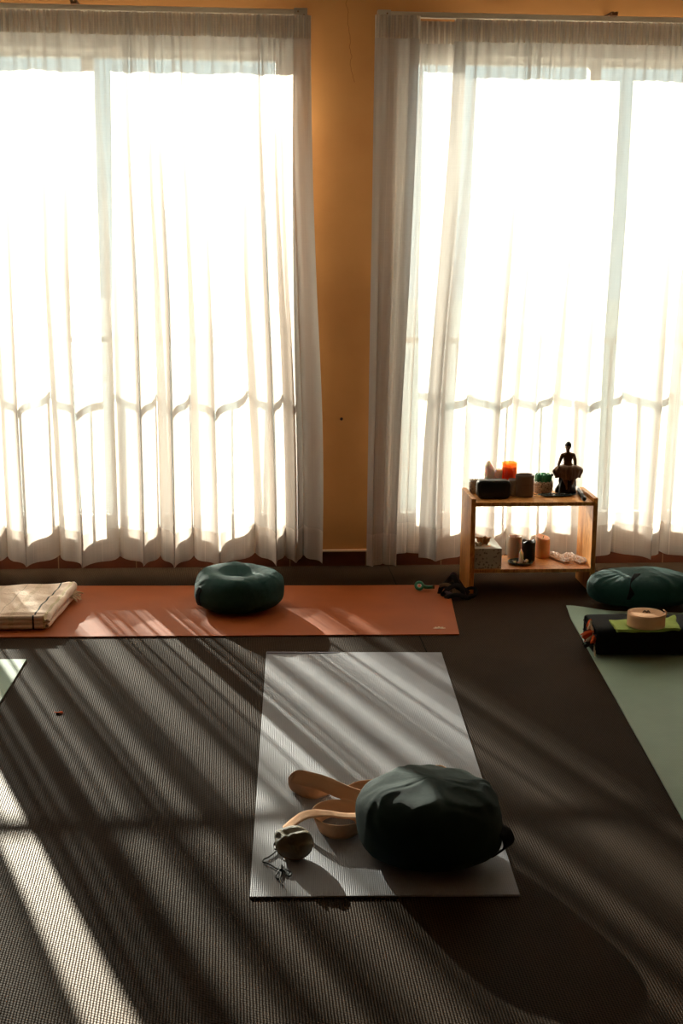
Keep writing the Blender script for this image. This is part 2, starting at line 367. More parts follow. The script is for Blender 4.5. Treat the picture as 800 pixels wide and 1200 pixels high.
# ------------------------------------------------------------------ outside
struct('balcony_floor', MB().box(-4, 4.4, Y1, Y1+.45, -.05, .08), M_conc)
struct('ground', MB().box(-60, 60, 7, 120, -6.2, -6), M_ground)
rl = empty('balcony_railing', (0, YW+.55, .08), label='painted metal balcony railing with thin round bars, outside both windows', cat='railing')
RZ = .941-.08
MB().box(-3.2, 3.4, -.018, .018, RZ-.026, RZ).build('top_rail', M_rail, rl, smooth=False, bevel=.004)
MB().box(-3.2, 3.4, -.012, .012, .03, .05).build('bottom_rail', M_rail, rl, smooth=False, bevel=.003)
x = -2.27
bar0 = None
while x < 2.9:
    if bar0 is None:
        bar0 = MB().tube([(0, 0, 0), (0, 0, RZ-.03)], .008, 8).build('baluster', M_rail, rl); b = bar0
    else:
        b = bar0.copy(); COL.objects.link(b); b.parent = rl
    b.location = (x, 0, 0); x += .145

# ------------------------------------------------------------------ curtains
def curtain(name, label, xt0, xt1, xb0, xb1, yc, seed, lam=.19, amp=.105, ztop=2.252, zbot=.068, dense=None, group=None, header=True, ph0=0.):
    rnd = random.Random(seed)
    W = (xb1-xb0); nf = max(1, W/lam)
    # irregular fold phase along the cloth
    cuts = [0]; 
    while cuts[-1] < W:
        u = cuts[-1]
        l_ = lam*rnd.choice((.45,.7,.95,1.2,1.5))*rnd.uniform(.85,1.15)
        if dense and dense[0] <= u < dense[1]: l_ = .045*rnd.uniform(.8, 1.2)
        cuts.append(u+l_)
    amps = [rnd.uniform(.45, 1.0) for _ in cuts]; skew = [rnd.uniform(-.35, .35) for _ in cuts]
    cols = []
    for i in range(len(cuts)-1):
        k = 22 if (cuts[i+1]-cuts[i]) > .08 else 12
        for q in range(k):
            u = cuts[i]+(cuts[i+1]-cuts[i])*q/k
            if u > W: break
            cols.append((u, i, q/k))
    zs = []; H = ztop-zbot; nr = 64
    for j in range(nr+1): zs.append(ztop-H*(j/nr))
    root = empty(name, ((xb0+xb1)/2, yc, zbot), label=label, cat='curtain', group=group)
    ox, oy, oz = root.location
    def P(u, i, t, z):
        d = (ztop-z)/H
        a = lerp(amps[i], amps[(i+1) % len(amps)], sm(t))
        lam_i = cuts[i+1]-cuts[i]
        base = amp*min(1, lam_i/.12+.25)
        A = base*a*(.16+.84*sm(d*1.35))
        drift = .35*nz(u*2.3+seed, z*.8, seed*.7)*sm(d*2)
        phs = 2*pi*(t+ph0)+drift*1.6
        s1 = sin(phs)
        yy = -A*(s1*1.05-.22*sin(3*phs))*1.0
        xx = lam_i*.062*sin(2*phs+skew[i]*2)*sm(d*1.5)*(1 if lam_i > .08 else .2)
        # small gathers near the heading, fading out downwards
        g = sm(1-(d-.02)*3.2)
        yy += .009*g*sin(2*pi*u/.052+3*nz(u*5, seed, 2))+.004*g*sin(2*pi*u/.021)
        yy += .010*nz(u*9, z*1.4, seed+5.5)*sm(d*3)+.03*nz(u*1.3+seed, z*.7, 9.1)*sm(d*1.5)
        f = u/W; xt = xt0+f*(xt1-xt0); xb = xb0+f*(xb1-xb0)
        return Vector((xt+(xb-xt)*sm(d*1.05)+xx-ox, yc+yy-oy, z-oz))
    def sheet(nm, zl, m, off=0, off_y=0):
        mb = MB(); nv = len(zl)
        mb.grid(lambda i, j: P(*cols[i], zl[j])+Vector((0, off_y, 0)), len(cols), nv)
        uv = [(cols[i][0]*1.6+seed, zl[j]) for i in range(len(cols)) for j in range(nv)]
        return mb.build(nm, m, root, uv=uv)
    body = sheet('drape', zs, M_voile)
    sheet('hem', [zbot-.002+.135*k/8 for k in range(9)], M_hem, off_y=-.0035)
    if header:
        n_h = int((xt1-xt0)/.0042); mb = MB()
        zl = [2.168, 2.185, 2.205, 2.225, 2.24, 2.254]
        def HP(i, j):
            u = i*.0042; z = zl[j]; e = 1 if 0 < j < 5 else .6
            return Vector((xt0+u-ox, yc-.012+.0085*e*sin(2*pi*u/.0235+2.5*nz(u*6, seed, 1))-oy+.012*nz(u*3, seed, 4), z-oz-.004*abs(nz(u*8, 3, seed))*(j == 0)))
        mb.grid(HP, n_h, 6)
        mb.build('pleat_tape', M_tape, root, uv=[(i*.0042*1.6, zl[j]) for i in range(n_h) for j in range(6)])
    return root
def lerp(a, b, t): return a+(b-a)*t
curtain('sheer_curtain', 'white sheer curtain across the left window, its right edge hanging beside the ochre wall', -1.365, .335, -1.365, .392, YW-.155, 3, dense=(0, .12))
curtain('sheer_curtain', 'white sheer curtain at the far left end, past the narrow gap of bare sunlight', -2.25, -1.47, -2.25, -1.47, YW-.155, 8)
curtain('sheer_curtain', 'narrow bunched white curtain at the left end of the right window', .578, .760, .574, .705, YW-.215, 12, lam=.09, amp=.04, zbot=.055)
curtain('sheer_curtain', 'short white sheer curtain width between the bunched one and the wide one, right window', .735, .965, .69, .90, YW-.055, 21, lam=.16, amp=.022)
curtain('sheer_curtain', 'wide white sheer curtain on the right window, behind the wooden shelf', .90, 2.48, .80, 2.48, YW-.150, 33, lam=.20, amp=.075)

def track(x0, x1, clips, label):
    r = empty('curtain_track', ((x0+x1)/2, YW-.06, 2.262), label=label, cat='curtain track')
    cx = (x0+x1)/2
    MB().box(x0-cx, x1-cx, -.055, -.025, -.002, .020).build('rail', M_track, r, smooth=False, bevel=.002)
    for e, s in ((x0, 1), (x1, -1)):
        MB().box(e-cx-.002*s, e-cx+.05*s, -.066, -.025, -.012, .024).build('end_bracket', M_steel, r, smooth=False, bevel=.002)
        MB().box(e-cx+.01*s, e-cx+.035*s, -.05, .06, .0, .014).build('bracket_arm', M_steel, r, smooth=False)
        k = MB(); k.tube([(e-cx+.012*s, -.070, -.004), (e-cx+.012*s, -.065, -.004)], .004, 10); k.tube([(e-cx+.035*s, -.070, .010), (e-cx+.035*s, -.065, .010)], .003, 10)
        k.build('screw', M_rust, r)
    for c in clips:
        k = MB(); k.box(c-cx-.011, c-cx+.011, -.08, -.045, .018, .028); k.box(c-cx-.013, c-cx-.004, -.08, .06, .026, .034); k.box(c-cx+.004, c-cx+.013, -.08, .06, .026, .034)
        k.build('ceiling_clip', M_rust, r, smooth=False)
    return r
track(-2.3, .318, [-.585], 'cream metal curtain track above the left window')
track(.60, 2.5, [1.545], 'cream metal curtain track above the right window')

# ------------------------------------------------------------------ yoga mats
def yoga_mat(name, label, corners, th, m, lift=None, edge=None, n=(40, 60)):
    """corners: front-left, front-right, back-right, back-left on the floor; grid axes follow the sides"""
    A, B, C_, D = [Vector((c[0], c[1], 0)) for c in corners]
    o0 = (A+B+C_+D)/4; ax = ((B-A)+(C_-D)).normalized(); rz = math.atan2(ax.y, ax.x)
    root = empty(name, o0, rz, label=label, cat='yoga mat'); inv = Matrix.Rotation(-rz, 3, 'Z')
    mb = MB(); nu, nv = n
    def P(i, j, z):
        u, v = i/(nu-1), j/(nv-1)
        p = A.lerp(B, u).lerp(D.lerp(C_, u), v); q = inv @ (p-o0); q.z = z+(lift(u, v) if lift else 0)+.0012*max(0, nz(p.x*3, p.y*3, 4)); return q
    mb.grid(lambda i, j: P(i, j, th), nu, nv); b = nu*nv; mb.grid(lambda i, j: P(i, j, .0008), nu, nv)
    mb.f = [f if k < (nu-1)*(nv-1) else f[::-1] for k, f in enumerate(mb.f)]
    ring = [(i, 0) for i in range(nu)]+[(nu-1, j) for j in range(1, nv)]+[(i, nv-1) for i in range(nu-2, -1, -1)]+[(0, j) for j in range(nv-2, 0, -1)]
    for k in range(len(ring)):
        p, q = ring[k], ring[(k+1) % len(ring)]; a = p[0]*nv+p[1]; c = q[0]*nv+q[1]; mb.f.append((a, a+b, c+b, c))
    mb.build('mat_sheet', m, root, smooth=False)
    return root, inv, o0
g, ginv, go = yoga_mat('yoga_mat', 'grey ribbed yoga mat in the middle of the floor under the large dark teal cushion',
    [fp(292, 1053), fp(609, 1051), fp(517, 766), fp(312, 766)], .005, M_matgrey)
# folded-back far edge of the grey mat
a0, a1 = [ginv @ (fp(*q)-go) for q in ((312.5, 766), (398, 766.5))]
mb = MB(); mb.grid(lambda i, j: a0.lerp(a1, i/30)+Vector((0, .004-(.022*(1-.75*(i/30)**3))*j/5, .0055+.0035*sin(pi*j/5)*(1-i/34))), 31, 6)
mb.build('turned_edge', M_matunder, g, solid=.001)
def curl(u, v): return .022*sm((v-.86)/.14)*sm((.25-u)/.25)
o_, oinv, oo = yoga_mat('yoga_mat', 'terracotta orange yoga mat along the windows, with a round teal cushion on it',
    [Vector((-1.0, 4.892, 0)), fp(538, 744.5), fp(525, 687), Vector((-.97, 5.59, 0))], .005, M_matorange, n=(60, 30))
lm = MB(); c = oinv @ (fp(514.5, 738)-oo)
def petal(cx, cy, a, r0, r1):
    b = len(lm.v); k = 10
    for i in range(k):
        t = 2*pi*i/k; x_, y_ = r0*cos(t), r1*sin(t)
        lm.v.append((cx+x_*cos(a)-y_*sin(a), cy+x_*sin(a)+y_*cos(a), .0068))
    lm.f.append(tuple(range(b, b+k)))
for a in (-80, -40, 0, 40, 80): petal(c.x+.011*sin(R(a)), c.y+.009*cos(R(a))-.004, R(90-a), .013, .006)
lm.build('printed_flower_mark', M_logo, o_, smooth=False)
yoga_mat('yoga_mat', 'sage green yoga mat at the right under the folded black blanket',
    [fp(663, 716)+(fp(800, 962)-fp(663, 716))*1.0+Vector((0, -.0, 0)), fp(800, 962)+Vector((.62, -.02, 0)), Vector((1.93, 5.06, 0)), fp(663, 716)], .005, M_matgreen, lift=lambda u, v: .018*sm((v-.93)/.07)*sm((.3-u)/.3))
yoga_mat('yoga_mat', 'pale green yoga mat, one corner showing at the left edge',
    [Vector((-1.40, 2.9, 0)), Vector((-.79, 2.87, 0)), fp(31, 774), fp(31, 774)+Vector((-.61, .02, 0))], .005, M_matgreen)

# ------------------------------------------------------------------ cushions
def cushion_mesh(rx, ry, h, seed, pleats=34, pa=.006, dip=.018, nt_=128, nl=56, lump=.012, er=.45, ez=.62, wk=1.0, big=None):
    mb = MB()
    def P(i, j):
        a = 2*pi*i/nt_; t = -pi/2+pi*j/(nl-1)
        ct, st = max(0, cos(t)), sin(t)
        r = ct**er; z = .5+.5*math.copysign(abs(st)**ez, st)
        sh = math.exp(-((t-.85)/.42)**2); sb = math.exp(-((t+.85)/.35)**2)
        pl = sin(pleats*a+3*nz(cos(a)*2, sin(a)*2, seed))*(.5+.5*nz(cos(a)*3+seed, sin(a)*3, 1))
        k = 1+lump*4*nz(cos(a)*.9+seed, sin(a)*.9, t)
        x, y = rx*r*cos(a)*k, ry*r*sin(a)*k
        zz = h*z
        d = pa*pl*(sh+sb)
        wr = .009*(1-abs(2*abs(nz(x*11+seed, y*11, zz*9))-.35))*max(0, sin(t*.5+.8))*.6*wk
        zz += d*.6+(-dip*math.exp(-((x/rx)**2*3.4+(y/ry)**2*6))+lump*nz(x*7+seed, y*7, 3)+wr*.55)*(1 if t > 0 else 0)
        x += (d+wr*.7)*cos(a)*min(1, ct*2); y += (d+wr*.7)*sin(a)*min(1, ct*2)
        if big:
            for (ba, bt, bs, bh) in big:
                da = math.atan2(sin(a-ba), cos(a-ba)); w_ = bh*math.exp(-(da/bs)**2-((t-bt)/.35)**2); x += w_*cos(a); y += w_*sin(a); zz += w_*.5
        return (x, y, max(0, zz))
    mb.grid(P, nt_, nl, cu=True); return mb
def piping(rx, ry, z, r, f=1.0, seed=0):
    return MB().tube([(rx*f*cos(2*pi*i/64), ry*f*sin(2*pi*i/64), z+.002*nz(cos(i*.1)*2, i*.15, seed)) for i in range(64)], r, 6, closed=True)
# big one on the grey mat
c = empty('meditation_cushion', Vector((.470, 3.085, .006)), R(-10), label='large round dark teal meditation cushion on the grey mat, strap tucked under it', cat='cushion')
cushion_mesh(.170, .166, .182, 3.3, pleats=17, pa=.0022, dip=-.006, lump=.016, er=.50, ez=.80, wk=2.4, big=[(R(170), .7, .35, -.012), (R(-30), -.5, .4, .012)]).build('cushion_cover', M_tealdk, c, sub=1)
mb = MB(); hb = [Vector((.158, -.03, .02)), Vector((.172, -.035, .03)), Vector((.190, -.045, .055)), Vector((.182, -.045, .082)), Vector((.155, -.03, .092))]
ribbon('carry_handle', [p+Vector((-.012, -.02, 0)) for p in hb], [p+Vector((.012, .02, 0)) for p in hb], .004, M_black, c)
# window one
c = empty('meditation_cushion', Vector((.036, 5.238, .006)), R(15), label='round teal meditation cushion with a dented top on the orange mat', cat='cushion')
cushion_mesh(.168, .165, .150, 9.1, pleats=15, pa=.0014, dip=.040, lump=.017, wk=1.6, ez=.7, er=.42).build('cushion_cover', M_teal, c, sub=1)
piping(.169, .166, .088, .0016, seed=2).build('seam', M_tealdk, c)
hb = [Vector((-.165, -.04, .03)), Vector((-.174, -.045, .05)), Vector((-.174, -.045, .08)), Vector((-.163, -.04, .1))]
ribbon('carry_handle', [p+Vector((.004, -.013, 0)) for p in hb], [p+Vector((-.004, .013, 0)) for p in hb], .003, M_black, c)
# long one at right
c = empty('meditation_cushion', Vector((1.615, 5.21, .006)), R(-4), label='long oval teal cushion behind the black folded blanket on the green mat', cat='cushion')
cushion_mesh(.215, .125, .132, 5.2, pleats=20, pa=.004, dip=-.004, lump=.012, ez=.85, er=.55).build('cushion_cover', M_teal, c, sub=1)
hb = [Vector((-.07, -.118, .05)), Vector((-.062, -.120, .085)), Vector((-.05, -.085, .122)), Vector((-.03, -.05, .135))]
ribbon('carry_handle', [p+Vector((-.012, 0, 0)) for p in hb], [p+Vector((.012, 0, 0)) for p in hb], .003, M_black, c)

# ------------------------------------------------------------------ peach strap on the grey mat
st = empty('yoga_strap', Vector((.28, 3.22, .006)), label='peach cotton yoga strap lying in loose loops beside the large teal cushion', cat='strap')
mb = MB(); so = Vector((.28, 3.22, .006))
def rib(pairs, n=8):
    A = crom([p for p, q in pairs], n); B = crom([q for p, q in pairs], n)
    mb.grid(lambda i, j: A[i].lerp(B[i], j/4)-so, len(A), 5)
def pr(a, b): return (fp(*a), fp(*b))
rib([pr((436, 949, .035), (440, 936, .065)), pr((423, 943, .038), (430, 929, .072)), pr((398, 936, .042), (408, 921, .078)), pr((373, 926, .045), (386, 911, .08)),
     pr((355, 921, .045), (364, 904.5, .08)), pr((343, 918, .038), (348, 902.5, .075)), pr((338.5, 920, .022), (338.5, 911, .058)), pr((343, 927, .008), (341, 914, .044)),
     pr((356, 934, .006), (353, 918, .042)), pr((370, 936, .006), (372, 922, .042)), pr((385, 931, .006), (387, 918, .042))])
cc = fp(402, 984, .006)+Vector((0, .068, 0)); cc = Vector((.268, cc.y, .006))
rib([(cc+Vector((.050*cos(a), .064*sin(a), 0)), cc+Vector((.068*cos(a), .078*sin(a), .042))) for a in [R(20+320*k/20) for k in range(21)]], 4)
rib([pr((336, 977, .007), (331, 969, .007)), pr((346, 968, .020), (342, 959.5, .021)), pr((356, 961, .042), (353, 952, .044)), pr((368, 958, .054), (366, 949, .056)),
     pr((386, 957, .056), (384, 950, .057)), pr((404, 959, .056), (403, 953, .056)), pr((424, 959, .056), (424, 953, .056)), pr((436, 958, .054), (436, 952, .054))])
rib([pr((400, 938, .006), (405, 922, .044)), pr((415, 931, .006), (420, 915.5, .044)), pr((440, 926, .006), (440, 913, .044)), pr((470, 920, .006), (470, 907, .044)), pr((498, 916, .006), (500, 899, .044)), pr((514, 914, .006), (516, 896.5, .044)), pr((526, 919, .006), (528, 903, .044))])
mb.build('strap_webbing', M_peach, st, solid=.0025)

# ------------------------------------------------------------------ khaki pouch
pc = empty('pouch', fp(345, 1008, .006)+Vector((0, .022, 0)), label='small khaki drawstring pouch with black cord in front of the peach strap', cat='pouch')
mb = MB(); Mx = Matrix.Rotation(R(42), 3, 'X')
def PP(i, j):
    a = 2*pi*i/72; t = -pi/2+pi*j/35
    r = max(0, cos(t))**.62; x, y, z = .0445*r*cos(a), .041*r*sin(a), .026*math.copysign(abs(sin(t))**.9, sin(t))
    up = max(0, sin(t))
    fo = up*(.010*math.exp(-((y-.006-.25*x)/.007)**2)-.009*math.exp(-((y+.008-.15*x)/.008)**2)+.006*math.exp(-((x+.022+.6*y)/.005)**2)-.005*math.exp(-((x+.012+.6*y)/.005)**2)+.006*nz(x*30, y*40, 5))
    v = Mx @ Vector((x, y, z+fo))
    if x < -.02 and y > .0: v += Vector((-.010, .002, .004))*sm((-x-.02)/.02)*sm(y/.03)
    return (v.x, v.y, max(.0, v.z+.034))
mb.grid(PP, 72, 36, cu=True); mb.build('pouch_body', M_khaki, pc, sub=1)
mb = MB(); mb.tube([Mx @ Vector((.0445*cos(2*pi*i/48), .0415*sin(2*pi*i/48), -.002))+Vector((0, 0, .034)) for i in range(48)], .0018, 8, closed=True); mb.build('binding', M_khakiedge, pc)
P0 = Vector(pc.location)
cd = MB()
def L(x, y, z): return fp(x, y, z)-P0
for pts in ([(326, 983, .03), (321, 990, .014), (323, 997, .010), (315, 1004, .009), (309, 1007, .009), (308, 1010, .0085), (312, 1011, .009), (318, 1014, .009), (327, 1019, .009), (330, 1014, .01)],
            [(330, 1014, .01), (326, 1022, .009), (323, 1027, .009), (326, 1030, .0085), (329, 1026, .009), (330, 1018, .010)],
            [(330, 1018, .01), (335, 1023, .009), (339, 1027, .0085), (341, 1023, .009), (335, 1019, .010), (332, 1016, .01)],
            [(322, 998, .010), (327, 996, .016), (326, 990, .02), (323, 986, .024)],
            [(329, 1026, .009), (328, 1031, .0085), (331, 1037, .0085)]):
    cd.tube(crom([L(*p) for p in pts], 6), .0020, 6)
cd.build('drawstring', M_cord, pc)
for (x, y, s) in ((323, 994, 1), (329, 1018, 1.1)):
    mb = MB(); q = L(x, y, .012); mb.tube([q+Vector((0, .006*s, 0)), q+Vector((0, .003, .001)), q-Vector((0, .006*s, 0))], lambda i: (.0035, .0048, .0035)[i]*s, 10); mb.build('cord_lock', M_cord, pc)

# ------------------------------------------------------------------ folded striped blanket
def blanket_mat():
    M = fabric('cream_striped_wool', (.66, .50, .37), pitch=.003)
    n = M.node_tree.nodes; l = M.node_tree.links; b = n['Principled BSDF']
    uv = N(M, 'ShaderNodeUVMap'); s = N(M, 'ShaderNodeSeparateXYZ'); l.new(uv.outputs[0], s.inputs[0])
    r = N(M, 'ShaderNodeValToRGB'); r.color_ramp.interpolation = 'CONSTANT'; l.new(s.outputs[0], r.inputs[0]); cr = r.color_ramp
    base = (.88, .68, .56, 1); seq = [(0, base), (.10, (.72, .54, .42, 1)), (.13, base), (.30, (.76, .58, .45, 1)), (.36, base), (.56, (.30, .22, .17, 1)), (.566, base), (.66, (.78, .60, .46, 1)), (.70, base), (.862, (.02, .02, .03, 1)), (.877, base), (.95, (.70, .55, .36, 1)), (.975, base)]
    cr.elements[0].position = 0; cr.elements[0].color = seq[0][1]; cr.elements[1].position = seq[1][0]; cr.elements[1].color = seq[1][1]
    for p, c_ in seq[2:]: e = cr.elements.new(p); e.color = c_
    l.new(r.outputs[0], b.inputs['Base Color']); return M
M_blanket = blanket_mat()
br, bk = fp(57, 738, .006), fp(89, 701, .006)
bl = empty('folded_blanket', Vector((-1.0, (br.y+bk.y)/2, .006)), label='cream wool blanket with dark stripes and a fringe, folded on the orange mat', cat='blanket')
bo = Vector(bl.location); mb = MB(); uvs = []
# cross-section of the folded layers at the right-hand end (s = along, z = up)
prof = []
Lw = .42
def seg(a, b, k): 
    for i in range(k): prof.append((a[0]+(b[0]-a[0])*i/k, a[1]+(b[1]-a[1])*i/k))
def arc(c0, z0, z1, k, out=.011):
    zc, r = (z0+z1)/2, abs(z1-z0)/2
    for i in range(k+1):
        t = -pi/2+pi*i/k; prof.append((c0+out*cos(t), zc+r*sin(t)*(1 if z1 > z0 else -1)))
seg((-Lw, .006), (-.006, .006), 22); arc(-.010, .006, .024, 8); seg((-.010, .024), (-.06, .026), 5); arc(-.06, .026, .031, 4, -.003)
seg((-.06, .031), (-.014, .031), 5); arc(-.012, .031, .057, 10, .016); seg((-.012, .057), (-Lw, .055), 30); prof.append((-Lw, .055))
nv = 44
for i in range(nv):
    v = i/(nv-1); E = br.lerp(bk, v)
    for k, (s, z) in enumerate(prof):
        top = z > .04
        e = sm(v/.09); rr = 1-(1-e)*.35 if top else 1-(1-e)*.05
        yb = -.006*(1-abs(z-.031)/.03)*(1-e)
        zz = z*rr*(1+.10*nz(s*6, v*3, 2)) + (.006*nz(s*9+3, v*6, 1) if top else 0)+(.010*sm((v-.6)/.4)*sm((s+.08)/.08) if top else 0)
        p = Vector((E.x+s+(.012*nz(v*3, 1, 5)), E.y+yb+.006*nz(s*4, 8, 1)*(1 if v < .5 else -1), max(.0005, zz)))
        mb.v.append(tuple(p-Vector((bo.x, bo.y, 0)))); uvs.append((1+s/Lw if z > .03 else .3, v))
K = len(prof)
for i in range(nv-1):
    for k in range(K-1): mb.f.append((i*K+k, i*K+k+1, (i+1)*K+k+1, (i+1)*K+k))
mb.build('wool_cloth', M_blanket, bl, uv=uvs, solid=.004)
# front layered edge closes the fold
mb = MB()
for q, (z0, z1, s1) in enumerate(((.004, .022, -.004), (.020, .038, -.012), (.036, .054, -.008))):
    nn = 26
    def PF(i, j, z0=z0, z1=z1, s1=s1):
        s = -Lw+(Lw+s1-.006)*i/(nn-1); t = pi*j/8
        return Vector((br.x+s-bo.x, br.y-bo.y+.004-.010*sin(t)+.003*nz(s*9, q, 1), (z0+z1)/2-(z1-z0)/2*cos(t)+.001*nz(s*15, q, 4)))
    mb.grid(PF, nn, 9)
    b0 = len(mb.v)
mb.build('front_fold', M_blanket, bl, uv=[(1+(v[0]+bo.x-br.x)/Lw, 0) for v in mb.v], solid=.003)
fr = MB()
for k in range(22):
    t = k/21; p = br.lerp(bk, .78+.16*t)+Vector((-.004, 0, .022)); a = R(random.uniform(-35, 55)); ln = random.uniform(.022, .05)
    q = p+Vector((ln*cos(a), ln*sin(a), random.uniform(-.014, .004))); fr.tube([p-Vector((.01, 0, 0)), p.lerp(q, .5)+Vector((0, 0, .006)), q], lambda i: (.0022, .0026, .0016)[i], 6)
fr.v = [tuple(Vector(v)-Vector((bo.x, bo.y, 0))) for v in fr.v]
fo = fr.build('fringe', M_creamyarn, bl)

# ------------------------------------------------------------------ black folded blanket, green cloth, rolled strap
f0 = fp(702, 772, .006)
bb_ = empty('folded_blanket', Vector((1.62, f0.y+.11, .006)), R(-2), label='thick black blanket folded into a long block, orange and cream tassels at its end', cat='blanket')
xl = f0.x-1.62-.005; mb = MB(); xr = .30
sec = []
def rs(x, sc=1.0):
    out = []
    for i in range(40):
        a = 2*pi*i/40; c_, s_ = cos(a), sin(a)
        y = .108*math.copysign(abs(c_)**.35, c_)*sc; z = .052+.050*math.copysign(abs(s_)**.42, s_)*sc
        out.append(Vector((x, y+.003*nz(x*5, a, 1), max(0, z+.004*nz(x*7, y*14, 3)*(1 if z > .05 else 0)))))
    return out
xs = [xl+.004, xl+.0, xl+.006, xl+.02]+[xl+.02+(xr-xl-.02)*i/30 for i in range(1, 31)]
scs = [.86, .95, .99]+[1]*31
secs = [rs(x, s) for x, s in zip(xs, scs)]
mb.grid(lambda i, j: secs[i][j], len(secs), 40, cv=True); b0 = 0
mb.f.append(tuple(range(40))[::-1]); mb.f.append(tuple((len(secs)-1)*40+j for j in range(40)))
mb.build('black_cloth', M_black, bb_)
for z in (.038, .072):
    MB().tube([(xl-.001, -.10+.2*i/20, z+.002*sin(i)) for i in range(21)], .0022, 6).build('fold_line', M_strapdk, bb_)
y0 = -.104
ed = MB(); ed.grid(lambda i, j: Vector((xl-.002-.003*sin(i*.9), -.105+.075*(i/16)**1.0, .012+(i/16)*.082+.010*(j-2)/2*(1))), 17, 5)
ed.build('cream_edging', M_creamyarn, bb_, solid=.003)
def tuft(name, m, base, dirs, n_, ln, r=.002):
    mb = MB(); rnd = random.Random(name)
    for k in range(n_):
        d = Vector(dirs)+Vector((rnd.uniform(-.3, .3), rnd.uniform(-.35, .35), rnd.uniform(-.3, .3))); d.normalize(); l_ = ln*rnd.uniform(.7, 1.1)
        p = Vector(base)+Vector((0, rnd.uniform(-.008, .008), rnd.uniform(-.004, .004))); e = p+d*l_; e.z = max(.002, e.z)
        mb.tube([p, p.lerp(e, .5)+Vector((0, 0, .003)), e], lambda i: (r, r*1.3, r*.8)[i], 6)
    return mb.build(name, m, bb_)
tuft('tassel', M_orangeyarn, (xl+.002, -.045, .075), (-.9, -.1, -.5), 20, .045, .0030)
tuft('tassel', M_orangeyarn, (xl+.002, -.075, .070), (-.3, -.3, -.7), 18, .030, .0028)
tuft('tassel', M_orangeyarn, (xl+.004, .005, .100), (-.4, -.5, -.6), 14, .028, .0025)
tuft('tassel', M_creamyarn, (xl+.002, -.055, .062), (-.8, -.2, -.5), 12, .034, .0022)
tuft('tassel', M_creamyarn, (xl+.0, -.010, .102), (-.2, -.3, -.8), 10, .03, .0028)
tuft('tassel', M_cord, (xl+.002, -.070, .040), (-.9, .1, -.35), 12, .04, .0022)
ZT = .1085
gq = [fp(722, 742, ZT), fp(797, 740, ZT), fp(790, 727, ZT), fp(713, 730, ZT)]
gc = sum(gq, Vector())/4
gt = empty('folded_cloth', Vector((gc.x, gc.y, ZT)), label='small lime green folded cloth on top of the black blanket', cat='cloth')
for lay, (nm, zz, sc) in enumerate((('lower_fold', .0035, .97), ('upper_fold', .0095, 1.0))):
    mb = MB()
    def PG(i, j):
        u, v = i/30, j/18; p = gq[0].lerp(gq[1], u).lerp(gq[3].lerp(gq[2], u), v); p = gc+(p-gc)*sc
        z = zz+.004*sin(u*9+v*2+lay)*(1-abs(2*v-1)*.3)*.6+.002*nz(u*6, v*6, lay)
        z += .003 * sm((.12-v)/.12)*0 + .010*sm((u-.88)/.12)*sm((v-.5)/.5)
        return Vector((p.x-gc.x+.006*nz(v*4, lay, 1), p.y-gc.y-.006*abs(sin(u*7))*(1-v), max(.001, z)))
    mb.grid(PG, 31, 19); mb.build(nm, M_greencl, gt, solid=.005, bevel=.001)
rc = fp(756, 733, ZT+.014)
rl_ = empty('yoga_strap', Vector((rc.x, rc.y, ZT+.016)), label='peach yoga strap rolled into a tight coil on the green cloth', cat='strap')
mb = MB(); turns = 9; pts = []
for k in range(turns*28):
    a = 2*pi*k/28; r = .014+.0056*k/28; pts.append((r*cos(a), r*.97*sin(a)))
mb.grid(lambda i, j: (pts[i][0], pts[i][1], .046*j/4+.0025*nz(i*.02, 3, 1)), len(pts), 5)
mb.build('coiled_webbing', M_peach, rl_, solid=.0044)
mb = MB(); e = [(.058, .006, .02), (.066, .002, .03), (.070, .0, .045), (.062, .0, .052)]
ribbon('loose_end', [Vector(p)+Vector((0, -.008, 0)) for p in e], [Vector(p)+Vector((0, .008, 0)) for p in e], .003, M_peach, rl_)
mb = MB(); mb.tube(crom([(-.012, 0, .044), (-.004, .006, .049), (.002, -.003, .047), (.008, .004, .050), (.012, -.004, .045)], 5), .0022, 6); mb.build('inner_buckle', M_khakiedge, rl_)

# ------------------------------------------------------------------ green ring strap end + charcoal straps
q = fp(491, 692, .006)
gr = empty('ring_toy', q, R(-3), label='small green rubber loop with a metal eyelet on the orange mat corner', cat='ring')
gr.name = 'rubber_loop'
mb = MB(); mb.tube([(.0135*cos(2*pi*i/36), .011*sin(2*pi*i/36), .020+.0105*sin(2*pi*i/36)) for i in range(36)], .0068, 12, closed=True); mb.build('loop', M_jade, gr)
mb = MB(); mb.tube([(.0085*cos(2*pi*i/30), -.005+.007*sin(2*pi*i/30), .019+.0068*sin(2*pi*i/30)) for i in range(30)], .0022, 8, closed=True); mb.build('eyelet', M_eyelet, gr)
mb = MB(); mb.tube(crom([(.014, .002, .018), (.026, .002, .014), (.042, .004, .013), (.056, .006, .014)], 5), lambda i: .0085-.0001*i, 12); mb.build('tail', M_jade, gr)
mb = MB(); mb.tube([(.054, .006, .014), (.062, .006, .014)], .0082, 12); mb.build('tip', M_khakiedge, gr)
s0 = fp(535, 700, .0)
sb = empty('strap_bundle', Vector((s0.x, s0.y, 0)), label='tangled heap of charcoal webbing straps on the carpet in front of the shelf', cat='strap')
